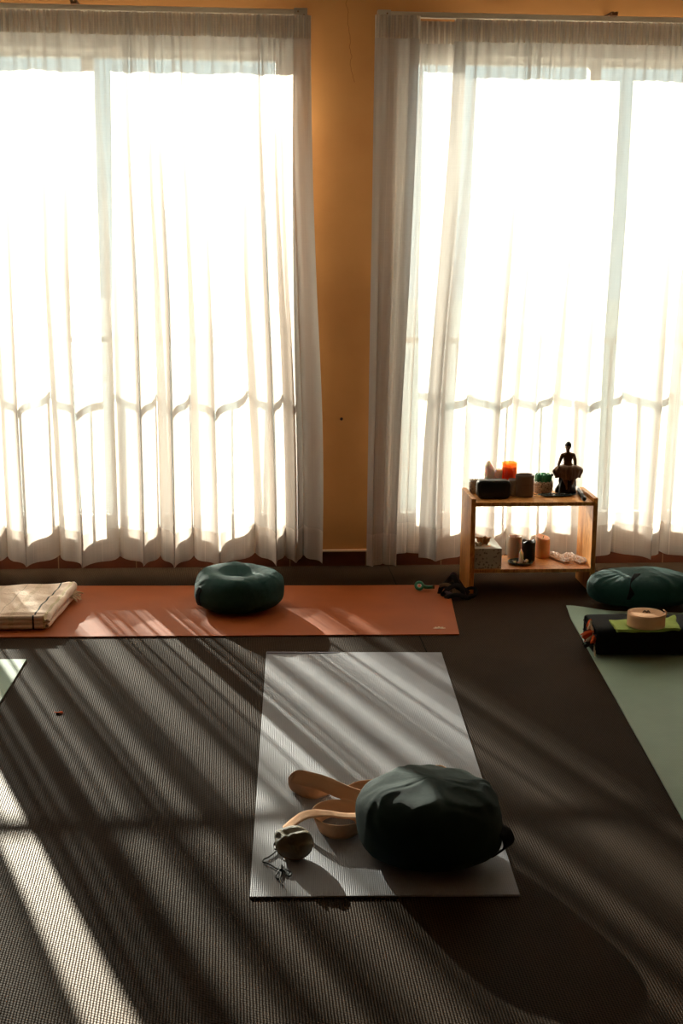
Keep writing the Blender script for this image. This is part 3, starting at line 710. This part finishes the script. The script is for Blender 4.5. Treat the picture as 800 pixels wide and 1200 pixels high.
def strap_loop(pts, wdt, mm, n=8):
    """flat webbing following a path, twisting as it goes"""
    C = crom(pts, n); A, B = [], []
    for i, p in enumerate(C):
        t = (C[min(i+1, len(C)-1)]-C[max(i-1, 0)]).normalized(); side = t.cross(Vector((.25*sin(i*.35), -.8, .45))).normalized()
        A.append(p-side*wdt); B.append(p+side*wdt)
    mb = MB(); mb.grid(lambda i, j: A[i].lerp(B[i], j/3)+Vector((0, 0, max(0, -min(A[i].z, B[i].z)))), len(C), 4); mb.build('webbing', mm, sb, solid=.0035)
strap_loop([(-.065, .03, .008), (-.06, .02, .035), (-.035, .02, .062), (-.015, .01, .082), (.0, .0, .060), (.02, -.005, .040), (.045, -.015, .018)], .010, M_strapdk)
strap_loop([(-.06, .0, .006), (-.045, -.01, .03), (-.02, -.015, .05), (.005, -.02, .052), (.02, -.03, .025), (.01, -.035, .006)], .009, M_strapdk)
strap_loop([(-.070, .01, .045), (-.050, .005, .052), (-.030, -.005, .050), (-.015, -.02, .035), (-.02, -.035, .012)], .007, M_khakiedge)
strap_loop([(-.045, -.01, .03), (-.035, -.03, .022), (-.015, -.045, .012), (.005, -.045, .006)], .010, M_strapmau)
strap_loop([(-.025, .03, .075), (-.01, .04, .090), (.004, .03, .07), (.012, .01, .045), (.022, -.01, .035), (.03, -.03, .01)], .006, M_strapmau)
strap_loop([(-.02, -.02, .008), (-.04, -.01, .028), (-.03, .02, .045), (.0, .03, .04), (.03, .02, .025), (.05, .02, .008)], .012, M_black)
strap_loop([(-.055, -.03, .005), (-.03, -.04, .018), (.0, -.045, .022), (.03, -.04, .012), (.05, -.03, .005)], .009, M_strapdk)
mb = MB(); mb.tube([(.052+.026*cos(2*pi*i/30), -.012+.022*sin(2*pi*i/30), .022+.014*sin(2*pi*i/30+.5)) for i in range(30)], .0065, 8, closed=True); mb.build('dark_ring', M_black, sb)
# fleck
q = fp(69, 836, 0)
mb = MB(); mb.grid(lambda i, j: (.014*(i-2)/2*(1-.2*abs(j-2)), .006*(j-2)/2, .003+.002*sin(i+j)), 5, 5)
f_ = mb.build('fleck', M_orangeyarn, solid=.0015); f_.location = q; tag(f_, 'tiny orange scrap lying on the brown carpet at left', 'scrap')

# ------------------------------------------------------------------ wooden shelf
SX0, SX1, SY0, SY1, SH = .964, 1.479, 5.405, 5.640, .392
ZU, ZL = .376, .100
sh = empty('wooden_shelf', Vector(((SX0+SX1)/2, (SY0+SY1)/2, 0)), label='low two-tier pine shelf standing in front of the right window curtain', cat='shelf')
cx, cy = sh.location.x, sh.location.y
hw, hd = (SX1-SX0)/2, (SY1-SY0)/2
for s in (-1, 1): MB().box(min(s*hw, s*(hw-.019)), max(s*hw, s*(hw-.019)), -hd, hd, 0, SH).build('side_panel', M_pine, sh, smooth=False, bevel=.0015)
MB().box(-hw+.019, hw-.019, -hd+.002, hd, ZU-.016, ZU).build('top_board', M_pine, sh, smooth=False, bevel=.001)
MB().box(-hw+.019, hw-.019, -hd+.002, hd, ZL-.014, ZL).build('lower_board', M_pine, sh, smooth=False, bevel=.001)

def standing(name, x, y, z, label, cat, dy=0.0, rz=0, group=None):
    p = fp(x, y, z); q = wp(x, y, min(p.y+dy, 5.605)); return empty(name, Vector((q.x, q.y, z)), rz, label=label, cat=cat, group=group)
# speaker
M_spk = mat('black_mesh_plastic', (.006, .008, .012), rough=.35, spec=.5, bump=.2, bscale=900)
M_spkrim = mat('black_rubber_rim', (.012, .014, .017), rough=.4, spec=.5)
t = standing('speaker', 577.3, 585, ZU, 'black rounded box speaker at the left front of the shelf top', 'speaker', dy=.026)
def rbox(w_, d_, h_, r, k=8, bulge=0):
    mb = MB(); pr_ = []
    for (sx_, sz_, a0) in ((1, 1, 0), (-1, 1, 90), (-1, -1, 180), (1, -1, 270)):
        for i in range(k+1):
            a = R(a0+90*i/k); pr_.append((sx_*(w_/2-r)+r*cos(a), h_/2+sz_*(h_/2-r)+r*sin(a)))
    ys = [(-d_/2, .90), (-d_/2+.002, .96), (-d_/2+.006, 1), (d_/2-.006, 1), (d_/2-.002, .96), (d_/2, .90)]
    mb.grid(lambda i, j: ((pr_[i][0])*ys[j][1], ys[j][0], h_/2+(pr_[i][1]-h_/2)*ys[j][1]), len(pr_), len(ys), cu=True, cap0=True, cap1=True); return mb
rbox(.135, .05, .076, .020).build('case', M_spkrim, t)
mb = rbox(.118, .004, .060, .014); mb.v = [(v[0], v[1]-.026, v[2]+.008) for v in mb.v]; mb.build('front_grille', M_spk, t)
# candles and jars
def wax(name, col, s=.01): return mat(name, col, rough=.5, spec=.3, sss=s*.5, var=.06, scale=15)
M_waxtaupe = wax('taupe_wax', (.56, .42, .34), .003); M_waxpeach = wax('peach_wax', (.85, .50, .30), .010); M_waxblk = wax('black_wax', (.012, .010, .009), .001)
M_waxor = wax('orange_wax', (1.0, .36, .03), .05); M_salt = wax('pink_salt_crystal', (.97, .82, .76), .03); M_waxwhite = wax('ivory_wax', (.97, .86, .74), .03)
M_wick = mat('charred_wick', (.02, .015, .012)); M_clay = mat('taupe_stoneware', (.19, .135, .105), rough=.6, bump=.2, bscale=300); M_claydk = mat('embossed_line', (.09, .065, .05))
M_greyjar = mat('grey_glaze', (.30, .27, .25), rough=.35, spec=.5)
def candle(t, r, h, m, dip=.010, tilt=0, seed=1, wick=True):
    def wob(rr, z, a):
        k = 1+.03*nz(cos(a)*1.5, sin(a)*1.5, seed+z*8); dz = (tilt*cos(a-2.4)*rr/r+.002*nz(cos(a)*2, sin(a)*2, seed)) if z > h*.7 else 0
        return rr*k, z+dz
    MB().lathe([(0, 0), (r*.94, 0), (r, .003), (r*1.0, h*.35), (r*.99, h*.7), (r*.985, h-.004), (r*.95, h), (r*.86, h-.0015), (r*.70, h-dip*.7), (r*.35, h-dip), (0, h-dip)], 36, wob=wob).build('wax_body', m, t)
    if wick: MB().tube([(0, 0, h-dip-.002), (.001, 0, h-dip+.005), (.003, .001, h-dip+.009)], .0011, 6).build('wick', M_wick, t)
t = standing('candle', 602.5, 650.5, ZL, 'taupe pillar candle on the lower shelf, leftmost of the three', 'candle'); candle(t, .0285, .092, M_waxtaupe, dip=.012, seed=3)
t = standing('candle', 618.5, 657, ZL, 'black pillar candle with a ragged rim between two paler ones', 'candle')
def wobk(rr, z, a):
    return rr, z+(.006*max(-.4, sin(3*a+1)) if z > .07 else 0)
MB().lathe([(0, 0), (.026, 0), (.028, .003), (.028, .06), (.029, .08), (.026, .084), (.021, .079), (.019, .06), (0, .055)], 36, wob=wobk).build('wax_body', M_waxblk, t)
MB().tube([(0, 0, .054), (0, .001, .062)], .0012, 6).build('wick', M_wick, t)
t = standing('candle', 635, 653, ZL, 'peach pillar candle with a slumped top on the lower shelf', 'candle'); candle(t, .030, .088, M_waxpeach, dip=.006, tilt=.007, seed=9)
t = standing('candle_jar', 614, 582, ZU, 'taupe stoneware candle jar with an embossed line, front of the shelf top', 'candle jar', dy=.012)
MB().lathe([(0, 0), (.033, 0), (.0365, .004), (.0375, .02), (.0375, .076), (.0385, .078), (.0385, .088), (.037, .090), (.0335, .089), (.033, .074), (0, .072)], 44).build('jar_body', M_clay, t)
MB().lathe([(0, .0735), (.032, .0735), (.031, .0765), (0, .077)], 30).build('wax_fill', M_waxtaupe, t)
mb = MB()
for k in range(9):                              # row of embossed letters too small to read
    a = R(-90-24+k*6); rr = .0379
    mb.grid(lambda i, j, a=a: ((rr)*cos(a+(.022 if i else -.022)*(.8+.3*(k % 2))), rr*sin(a+(.022 if i else -.022)*(.8+.3*(k % 2))), .050+.0035*j*(1-.3*(k % 3 == 1))), 2, 2)
mb.build('embossed_text', M_claydk, t)
t = standing('small_jar', 601, 581, ZU, 'small grey glazed jar half hidden behind the stoneware jar', 'jar', dy=.01)
MB().lathe([(0, 0), (.02, 0), (.023, .004), (.0235, .05), (.021, .062), (.023, .066), (.020, .068), (.019, .05), (0, .045)], 32).build('jar_body', M_greyjar, t)
t = standing('glass_candle', 596, 573, ZU, 'bright orange candle glowing at the back of the shelf top', 'candle')
candle(t, .029, .112, M_waxor, dip=.016, seed=5)
def clear_mat(name, col, mixf=.75):
    M = bpy.data.materials.new(name); M.use_nodes = True; n = M.node_tree.nodes; l = M.node_tree.links; n.remove(n['Principled BSDF'])
    tr = N(M, 'ShaderNodeBsdfTransparent'); tr.inputs[0].default_value = col+(1,); gl = N(M, 'ShaderNodeBsdfGlossy'); gl.inputs['Roughness'].default_value = .08
    tl = N(M, 'ShaderNodeBsdfTranslucent'); tl.inputs[0].default_value = col+(1,)
    m0 = N(M, 'ShaderNodeMixShader'); m0.inputs[0].default_value = .5; l.new(gl.outputs[0], m0.inputs[1]); l.new(tl.outputs[0], m0.inputs[2])
    mx = N(M, 'ShaderNodeMixShader'); mx.inputs[0].default_value = mixf; l.new(m0.outputs[0], mx.inputs[1]); l.new(tr.outputs[0], mx.inputs[2]); l.new(mx.outputs[0], n['Material Output'].inputs[0]); return M
M_glassor = clear_mat('orange_tinted_glass', (1, .62, .25), .8)
MB().lathe([(.0308, .001), (.0312, .120), (.0325, .128), (.0315, .128), (.0302, .121), (.0302, .002)], 40).build('glass_holder', M_glassor, t)
def rock(mb, c, s, seed, n=18, k=.25):
    def P(i, j):
        a = 2*pi*i/n; t_ = -pi/2+pi*j/(n//2); v = Vector((cos(a)*cos(t_), sin(a)*cos(t_), sin(t_))); q = 1+k*nz(v.x*1.7+seed, v.y*1.7, v.z*1.7)*2
        return (c[0]+s[0]*v.x*q, c[1]+s[1]*v.y*q, max(0, c[2]+s[2]*v.z*q))
    mb.grid(P, n, n//2+1, cu=True); return mb
t = standing('salt_crystal', 573, 573.5, ZU, 'tall pale pink crystal chunk at the back left of the shelf top', 'crystal')
mb = MB()
mb.lathe([(0, 0), (.022, 0), (.0245, .02), (.0235, .07), (.020, .108), (.010, .122), (0, .126)], 9, wob=lambda r, z, a: (r*(1+.12*nz(cos(a)*2, sin(a)*2, z*12)), z+(.010*cos(a-2.6) if z > .09 else 0)))
mb.build('crystal_body', M_salt, t, smooth=False)
t = standing('round_candle', 583.5, 572, ZU, 'small ivory round-topped candle between the crystal and the orange candle', 'candle')
candle(t, .0155, .100, M_waxwhite, dip=.003, seed=2)
# lace bowls
def lace_mat():
    M = mat('white_openwork_ceramic', (.62, .52, .44), rough=.5)
    n = M.node_tree.nodes; l = M.node_tree.links; b = n['Principled BSDF']; tcn = N(M, 'ShaderNodeTexCoord'); v = N(M, 'ShaderNodeTexVoronoi'); v.inputs['Scale'].default_value = 130
    l.new(tcn.outputs['Object'], v.inputs['Vector']); r = N(M, 'ShaderNodeValToRGB'); l.new(v.outputs['Distance'], r.inputs[0]); e = r.color_ramp.elements
    e[0].position = .25; e[0].color = (.20, .14, .10, 1); e[1].position = .42; e[1].color = (.66, .56, .47, 1); l.new(r.outputs[0], b.inputs['Base Color'])
    bp = N(M, 'ShaderNodeBump'); bp.inputs['Distance'].default_value = .004; l.new(v.outputs['Distance'], bp.inputs['Height']); l.new(bp.outputs[0], b.inputs['Normal']); return M
M_lace = lace_mat()
def lace_bowl(t, r, h):
    MB().lathe([(0, 0), (r*.86, 0), (r*.93, .003), (r*1.0, h*.5), (r*1.0, h*.85), (r*.97, h), (r*.90, h-.001), (r*.90, h*.5), (0, h*.45)], 48,
        wob=lambda rr, z, a: (rr, z+(.0025*sin(14*a) if z > h*.9 else 0))).build('bowl', M_lace, t)
    mb = MB()
    for row, zz in enumerate((h*.25, h*.5, h*.75)):
        for k in range(18):
            a = 2*pi*(k+.5*(row % 2))/18; rr = r*(1.0 if zz > h*.4 else .965)
            mb.tube([(rr*cos(a)+.0052*cos(b_)*-sin(a), rr*sin(a)+.0052*cos(b_)*cos(a), zz+.0052*sin(b_)) for b_ in [2*pi*q/10 for q in range(10)]], .0011, 5, closed=True)
    mb.build('openwork', M_lace, t)
t = standing('lace_bowl', 556.5, 573, ZU, 'white openwork pot at the left back corner of the shelf top', 'pot'); lace_bowl(t, .025, .055)
M_succ = mat('succulent_green', (.035, .26, .11), rough=.45, spec=.4, var=.3, scale=60)
M_bead = mat('black_bead', (.01, .01, .01), rough=.3)
t = standing('succulent_pot', 635.5, 577, ZU, 'green ribbed succulent in a white openwork pot beside the statue', 'plant'); lace_bowl(t, .040, .050)
for k in range(12):
    a = 2*pi*k/12; rr = .026 if k % 2 else .018
    mb = MB(); hh = .032+.006*nz(k, 1, 1)
    mb.lathe([(0, -.012), (.008, -.01), (.0098, 0), (.0098, hh*.5), (.0085, hh*.8), (.0045, hh), (0, hh+.001)], 14, c=(rr*cos(a), rr*sin(a), .048), wob=lambda r_, z, a_: (r_*(1+.10*cos(7*a_)), z))
    mb.build('stem_segment', M_succ, t)
mb = MB(); mb.lathe([(0, -.01), (.014, 0), (.015, .028), (.009, .036), (0, .037)], 18, c=(0, 0, .048), wob=lambda r_, z, a_: (r_*(1+.10*cos(8*a_)), z)); mb.build('stem_segment', M_succ, t)
mb = MB(); mb.tube([(.032, -.01, .045), (.034, -.012, .072)], .0012, 6); rock(mb, (.034, -.012, .076), (.0062, .0062, .0062), 1, 14, 0); mb.build('bead_pick', M_bead, t)

# statue: seated woman
M_bronze = mat('dark_bronze', (.13, .065, .035), rough=.38, spec=.5, metal=.55, var=.5, scale=60, bump=.3, bscale=160)
M_bronzedk = mat('darkened_bronze', (.018, .012, .010), rough=.45, metal=.4, bump=.5, bscale=120, var=.5, scale=50)
t = standing('statue', 663.5, 575.5, ZU, 'dark bronze figurine of a seated woman at the right of the shelf top', 'statue')
def skin_obj(name, verts, edges, rad, m, parent, sub=2, root_=0):
    me = bpy.data.meshes.new(name); me.from_pydata([tuple(v) for v in verts], edges, []); me.update(); me.materials.append(m)
    o = bpy.data.objects.new(name, me); put(o, parent)
    md = o.modifiers.new('skin', 'SKIN'); md.use_smooth_shade = True
    sk = me.skin_vertices[0].data
    for i, r_ in enumerate(rad): sk[i].radius = (r_, r_) if isinstance(r_, (int, float)) else r_; sk[i].use_root = (i == root_)
    s_ = o.modifiers.new('sub', 'SUBSURF'); s_.levels = sub; s_.render_levels = sub; return o
V = [(0, .004, .105), (0, .003, .122), (-.001, .0, .140), (-.001, .0, .158), (-.001, .001, .169), (-.002, -.001, .176), (-.003, -.003, .190), (-.003, -.004, .200),
     (-.024, .0, .157), (-.034, -.006, .136), (-.044, -.020, .116), (-.040, -.030, .108),
     (.023, .0, .157), (.031, .002, .136), (.030, -.010, .113), (.026, -.022, .106),
     (-.040, -.014, .098), (-.020, -.032, .066), (-.010, -.036, .038), (.040, -.014, .098), (.020, -.032, .066), (.012, -.036, .038)]
E_ = [(0, 1), (1, 2), (2, 3), (3, 4), (4, 5), (5, 6), (6, 7), (3, 8), (8, 9), (9, 10), (10, 11), (3, 12), (12, 13), (13, 14), (14, 15), (0, 16), (16, 17), (17, 18), (0, 19), (19, 20), (20, 21)]
RD = [(.023, .018), (.017, .014), (.0205, .015), (.018, .012), .0085, .0075, (.0135, .0155), (.012, .014), .0095, .0078, .0062, .005, .0095, .0078, .0062, .005, .012, .009, .006, .012, .009, .006]
skin_obj('body', V, E_, RD, M_bronze, t)
mb = MB(); rock(mb, (-.001, .002, .197), (.0145, .0160, .0165), 3, 20, .05); rock(mb, (.004, .017, .200), (.008, .008, .008), 5, 14, .05); mb.build('hair', M_bronzedk, t)
mb = MB(); rock(mb, (-.007, -.0185, .190), (.0018, .0030, .0035), 2, 10, 0); rock(mb, (-.0065, -.0165, .1825), (.0035, .0016, .0014), 2, 10, 0)
for s in (-.0105, -.002): rock(mb, (s, -.0160, .1945), (.0022, .0014, .0012), 2, 10, 0)
mb.build('face', M_bronze, t)
# skirt falling over both knees
mb = MB()
def SK(i, j):
    a = 2*pi*i/72; v = j/13
    lobe = abs(cos(a))**2.6
    r = .018+(.042*lobe+.006)*sin(min(1, v*1.25)*pi*.5)*(1-.30*sm((v-.6)/.4)); rip = 1+.05*sin(a*18)*v
    return (r*rip*cos(a), (.022+.016*sin(min(1, v*1.3)*pi/2))*rip*sin(a)-.010, .117-.006*v-.052*v*v*(1-.15*lobe)+.003*sin(a*9)*v)
mb.grid(SK, 72, 14, cu=True); mb.build('skirt', M_bronze, t, solid=.0025)
mb = MB()
def PD(i, j):
    a = 2*pi*i/40; z = .098*j/16; r = .040-.009*sm(j/9)+.004*sm((j-9)/7)
    k = 1+.28*nz(cos(a)*2, sin(a)*2, z*30+1)+.08*sin(a*5+z*60); return (r*k*cos(a)*1.05, r*k*sin(a)*.85-.004, z)
mb.grid(PD, 40, 17, cu=True, cap0=True, cap1=True); mb.build('rocky_base', M_bronzedk, t)
mb = MB(); mb.tube(crom([(-.006, -.036, .10), (-.010, -.042, .075), (-.012, -.040, .045), (-.008, -.036, .02)], 5), lambda i: .0045-.0001*i, 8); mb.build('scarf', M_bronze, t)
# leaf tray, pen
M_tray = mat('dark_green_glaze', (.018, .035, .028), rough=.22, spec=.6); M_pen = mat('dark_blue_plastic', (.012, .012, .035), rough=.3, spec=.5)
t = standing('leaf_tray', 652.5, 581.5, ZU, 'dark green leaf-shaped tray in front of the bronze statue', 'tray')
mb = MB()
def LT(i, j):
    a = 2*pi*i/48; v = j/8; r = v; x_ = .078*r*cos(a)*(1+.03*sin(9*a)*v); y_ = .024*r*sin(a)*(1-.25*cos(a)); return (x_, y_, .002+.006*v**4+.0008*sin(a*14)*v)
mb.grid(LT, 48, 9, cu=True); mb.build('leaf_dish', M_tray, t, solid=.002)
mb = MB(); mb.tube(crom([(-.074, 0, .006), (-.086, .003, .006), (-.10, .010, .009)], 5), .0017, 6); mb.build('leaf_stem', M_tray, t)
for k, (x_, y_, r_) in enumerate(((.0, .004, .006), (.016, .0, .005), (-.022, .003, .005), (.034, .003, .0045))):
    o = rock(MB(), (0, 0, r_*.6), (r_*1.3, r_, r_*.7), k*3, 12, .15).build('pebble', M_claydk if k % 2 else M_clay); o.location = Vector(t.location)+Vector((x_, y_, .0045))
    tag(o, 'small polished pebble lying in the leaf-shaped tray', 'pebble', group='pebbles in the leaf tray')
pa, pb = fp(677, 573.5, ZU+.010), fp(684.5, 585, ZU+.010); pm = (pa+pb)/2
t = empty('lighter', Vector((pm.x, pm.y, ZU)), label='dark blue tube-shaped lighter lying at the right end of the shelf top', cat='lighter')
d_ = (pb-pa)/2; d_.z = 0
MB().tube([-d_+Vector((0, 0, .0105)), -d_*.95+Vector((0, 0, .0105)), d_*.3+Vector((0, 0, .0105))], lambda i: (.006, .0085, .009)[i], 16).build('barrel', M_pen, t)
MB().tube([d_*.3+Vector((0, 0, .0105)), d_*.9+Vector((0, 0, .0105)), d_+Vector((0, 0, .0105))], lambda i: (.0100, .0100, .008)[i], 16).build('cap', M_bead, t)
MB().tube([-d_*1.0+Vector((0, 0, .011)), -d_*1.55+Vector((0, 0, .013))], .003, 10).build('nozzle', M_eyelet, t)

# lower shelf: tissue box
def floral_mat():
    M = mat('grey_floral_card', (.5, .47, .43), rough=.55)
    n = M.node_tree.nodes; l = M.node_tree.links; b = n['Principled BSDF']; tcn = N(M, 'ShaderNodeTexCoord')
    a = N(M, 'ShaderNodeTexVoronoi'); a.inputs['Scale'].default_value = 75; l.new(tcn.outputs['Object'], a.inputs['Vector'])
    q = N(M, 'ShaderNodeTexNoise'); q.inputs['Scale'].default_value = 110; l.new(tcn.outputs['Object'], q.inputs['Vector'])
    f = math_node(M, 'ADD', math_node(M, 'MULTIPLY', a.outputs['Distance'], .9), math_node(M, 'MULTIPLY', q.outputs[0], .5))
    r = N(M, 'ShaderNodeValToRGB'); l.new(f, r.inputs[0]); e = r.color_ramp.elements; e[0].position = .42; e[0].color = (.17, .16, .15, 1); e[1].position = .60; e[1].color = (.52, .50, .46, 1)
    l.new(r.outputs[0], b.inputs['Base Color']); return M
M_floral = floral_mat(); M_boxtop = mat('pale_green_card', (.62, .66, .60), rough=.5, var=.15, scale=70)
M_tissue = mat('cream_tissue', (.80, .66, .50), sss=.01); M_tissuebr = mat('beige_tissue', (.45, .27, .13))
pA = fp(553.5+17, 666, ZL)
t = empty('tissue_box', Vector((SX0+.019+.059, SY0+.105, ZL)), R(0), label='grey floral patterned tissue box on the left of the lower shelf', cat='tissue box')
MB().box(-.055, .055, -.09, .09, 0, .083).build('carton', M_floral, t, smooth=False, bevel=.0015)
mb = MB().box(-.054, .054, -.089, .089, .083, .0840); mb.build('top_panel', M_boxtop, t, smooth=False)
mb = MB(); mb.grid(lambda i, j: (.024*cos(2*pi*i/30)*(.6+.4*j), .055*sin(2*pi*i/30)*(.6+.4*j)-.01, .0845), 30, 2, cu=True); mb.build('slot_film', M_tissue, t)
def crumple(c, s, seed, amp=.5, n=26, flat=0):
    mb = MB()
    def P(i, j):
        a = 2*pi*i/n; t_ = -pi/2+pi*j/(n//2); v = Vector((cos(a)*cos(t_), sin(a)*cos(t_), sin(t_)))
        q = 1+amp*(abs(nz(v.x*2.3+seed, v.y*2.3, v.z*2.3))*2-.5)+amp*.4*nz(v.x*6+seed, v.y*6, v.z*6)
        return (c[0]+s[0]*v.x*q, c[1]+s[1]*v.y*q, max(c[2]-s[2], c[2]+s[2]*v.z*q))
    mb.grid(P, n, n//2+1, cu=True); return mb
mb = MB()
def TS(i, j):
    u, v = i/16-.5, j/8; return (-.008+.062*u*(.45+.55*v)+.006*nz(u*6, v*3, 1), -.02+.03*sin(u*9)*(.4+.6*v)*.5+.012*v, .082+.034*v*(1-.35*abs(nz(u*5, 3, 2))*2))
mb.grid(TS, 17, 9); mb.build('tissue', M_tissuebr, t, solid=.001)
mb = MB(); mb.grid(lambda i, j: (-.034+.022*(i/8-.5)+.004*sin(j), -.05+.02*j/8, .083+.018*sin(pi*j/8)*(.6+.4*sin(i))), 9, 9); mb.build('tissue_corner', M_boxtop, t, solid=.001)
# dish with quartz
t = standing('incense_dish', 609.5, 660.5, ZL, 'small dark round dish holding a clear quartz point on the lower shelf', 'dish')
MB().lathe([(0, 0), (.03, 0), (.046, .004), (.052, .009), (.051, .011), (.044, .0075), (.028, .004), (0, .0038)], 48).build('dish_body', M_tray, t)
M_quartz = mat('clear_quartz', (.95, .90, .84), rough=.15, spec=.6, sss=.02)
t0 = Vector(t.location)
q = empty('quartz_point', t0+Vector((.001, -.004, .004)), label='upright white quartz point standing in the small dark dish', cat='crystal')
MB().lathe([(0, 0), (.0085, 0), (.010, .010), (.0088, .042), (0, .060)], 6).build('crystal_body', M_quartz, q, smooth=False)
for k, (a, r_, s_) in enumerate(((200, .026, .007), (165, .030, .006), (340, .022, .007), (20, .030, .0075), (300, .026, .006), (240, .022, .006), (60, .028, .006))):
    o = rock(MB(), (0, 0, s_*.6), (s_*1.1, s_, s_*.8), k*2.7, 12, .3).build('stone', (M_quartz, M_clay, M_salt)[k % 3]); o.location = t0+Vector((r_*cos(R(a)), r_*sin(R(a)), .0055))
    tag(o, 'small rough stone in the dark dish around the quartz point', 'stone', group='stones in the dark dish')
# plastic packets
M_plast = clear_mat('crinkled_clear_plastic', (.97, .90, .84), .42)
M_cards = mat('cream_paper_sleeve', (.72, .58, .46), var=.15, scale=50); M_contents = mat('dark_print', (.05, .035, .03))
def packet(cpx, cpy, L_, W_, ang, label, seed):
    t = standing('plastic_packet', cpx, cpy, ZL, label, 'packet', rz=R(ang))
    mb = MB()
    def P(i, j, s):
        u, v = i/26-.5, j/16-.5; e = min(1, (.5-abs(u))*9)*min(1, (.5-abs(v))*6)
        cr = abs(nz(u*9+seed, v*7, s))*.012+.006*abs(nz(u*20, v*20+seed, s))
        z = .0095+s*(.0085*e)+(cr*(.3+e)*(1 if s > 0 else 0))+(.006*abs(nz(u*7, seed, v*3))*(1-e) if s > 0 else 0)
        return (W_*v*1.0+.004*nz(u*8, seed, 1), L_*u+.004*nz(v*9, seed, 3), max(.0005, z if s > 0 else .002))
    mb.grid(lambda i, j: P(i, j, 1), 27, 17); k = len(mb.v); mb.grid(lambda i, j: P(i, j, -1), 27, 17)
    mb.build('plastic_wrap', M_plast, t, smooth=False)
    MB().box(-W_*.33, W_*.33, -L_*.36, L_*.36, .003, .009).build('paper_sleeve', M_cards, t, smooth=False, bevel=.001)
    MB().box(-W_*.18, W_*.25, -L_*.30, -L_*.10, .009, .0098).build('dark_label', M_contents, t, smooth=False)
packet(655, 656.5, .155, .048, 20, 'crinkled clear plastic packet nearest the candles on the lower shelf', 2.5)
packet(673.5, 657.5, .15, .048, 20, 'crinkled clear plastic packet against the right side of the lower shelf', 7.1)
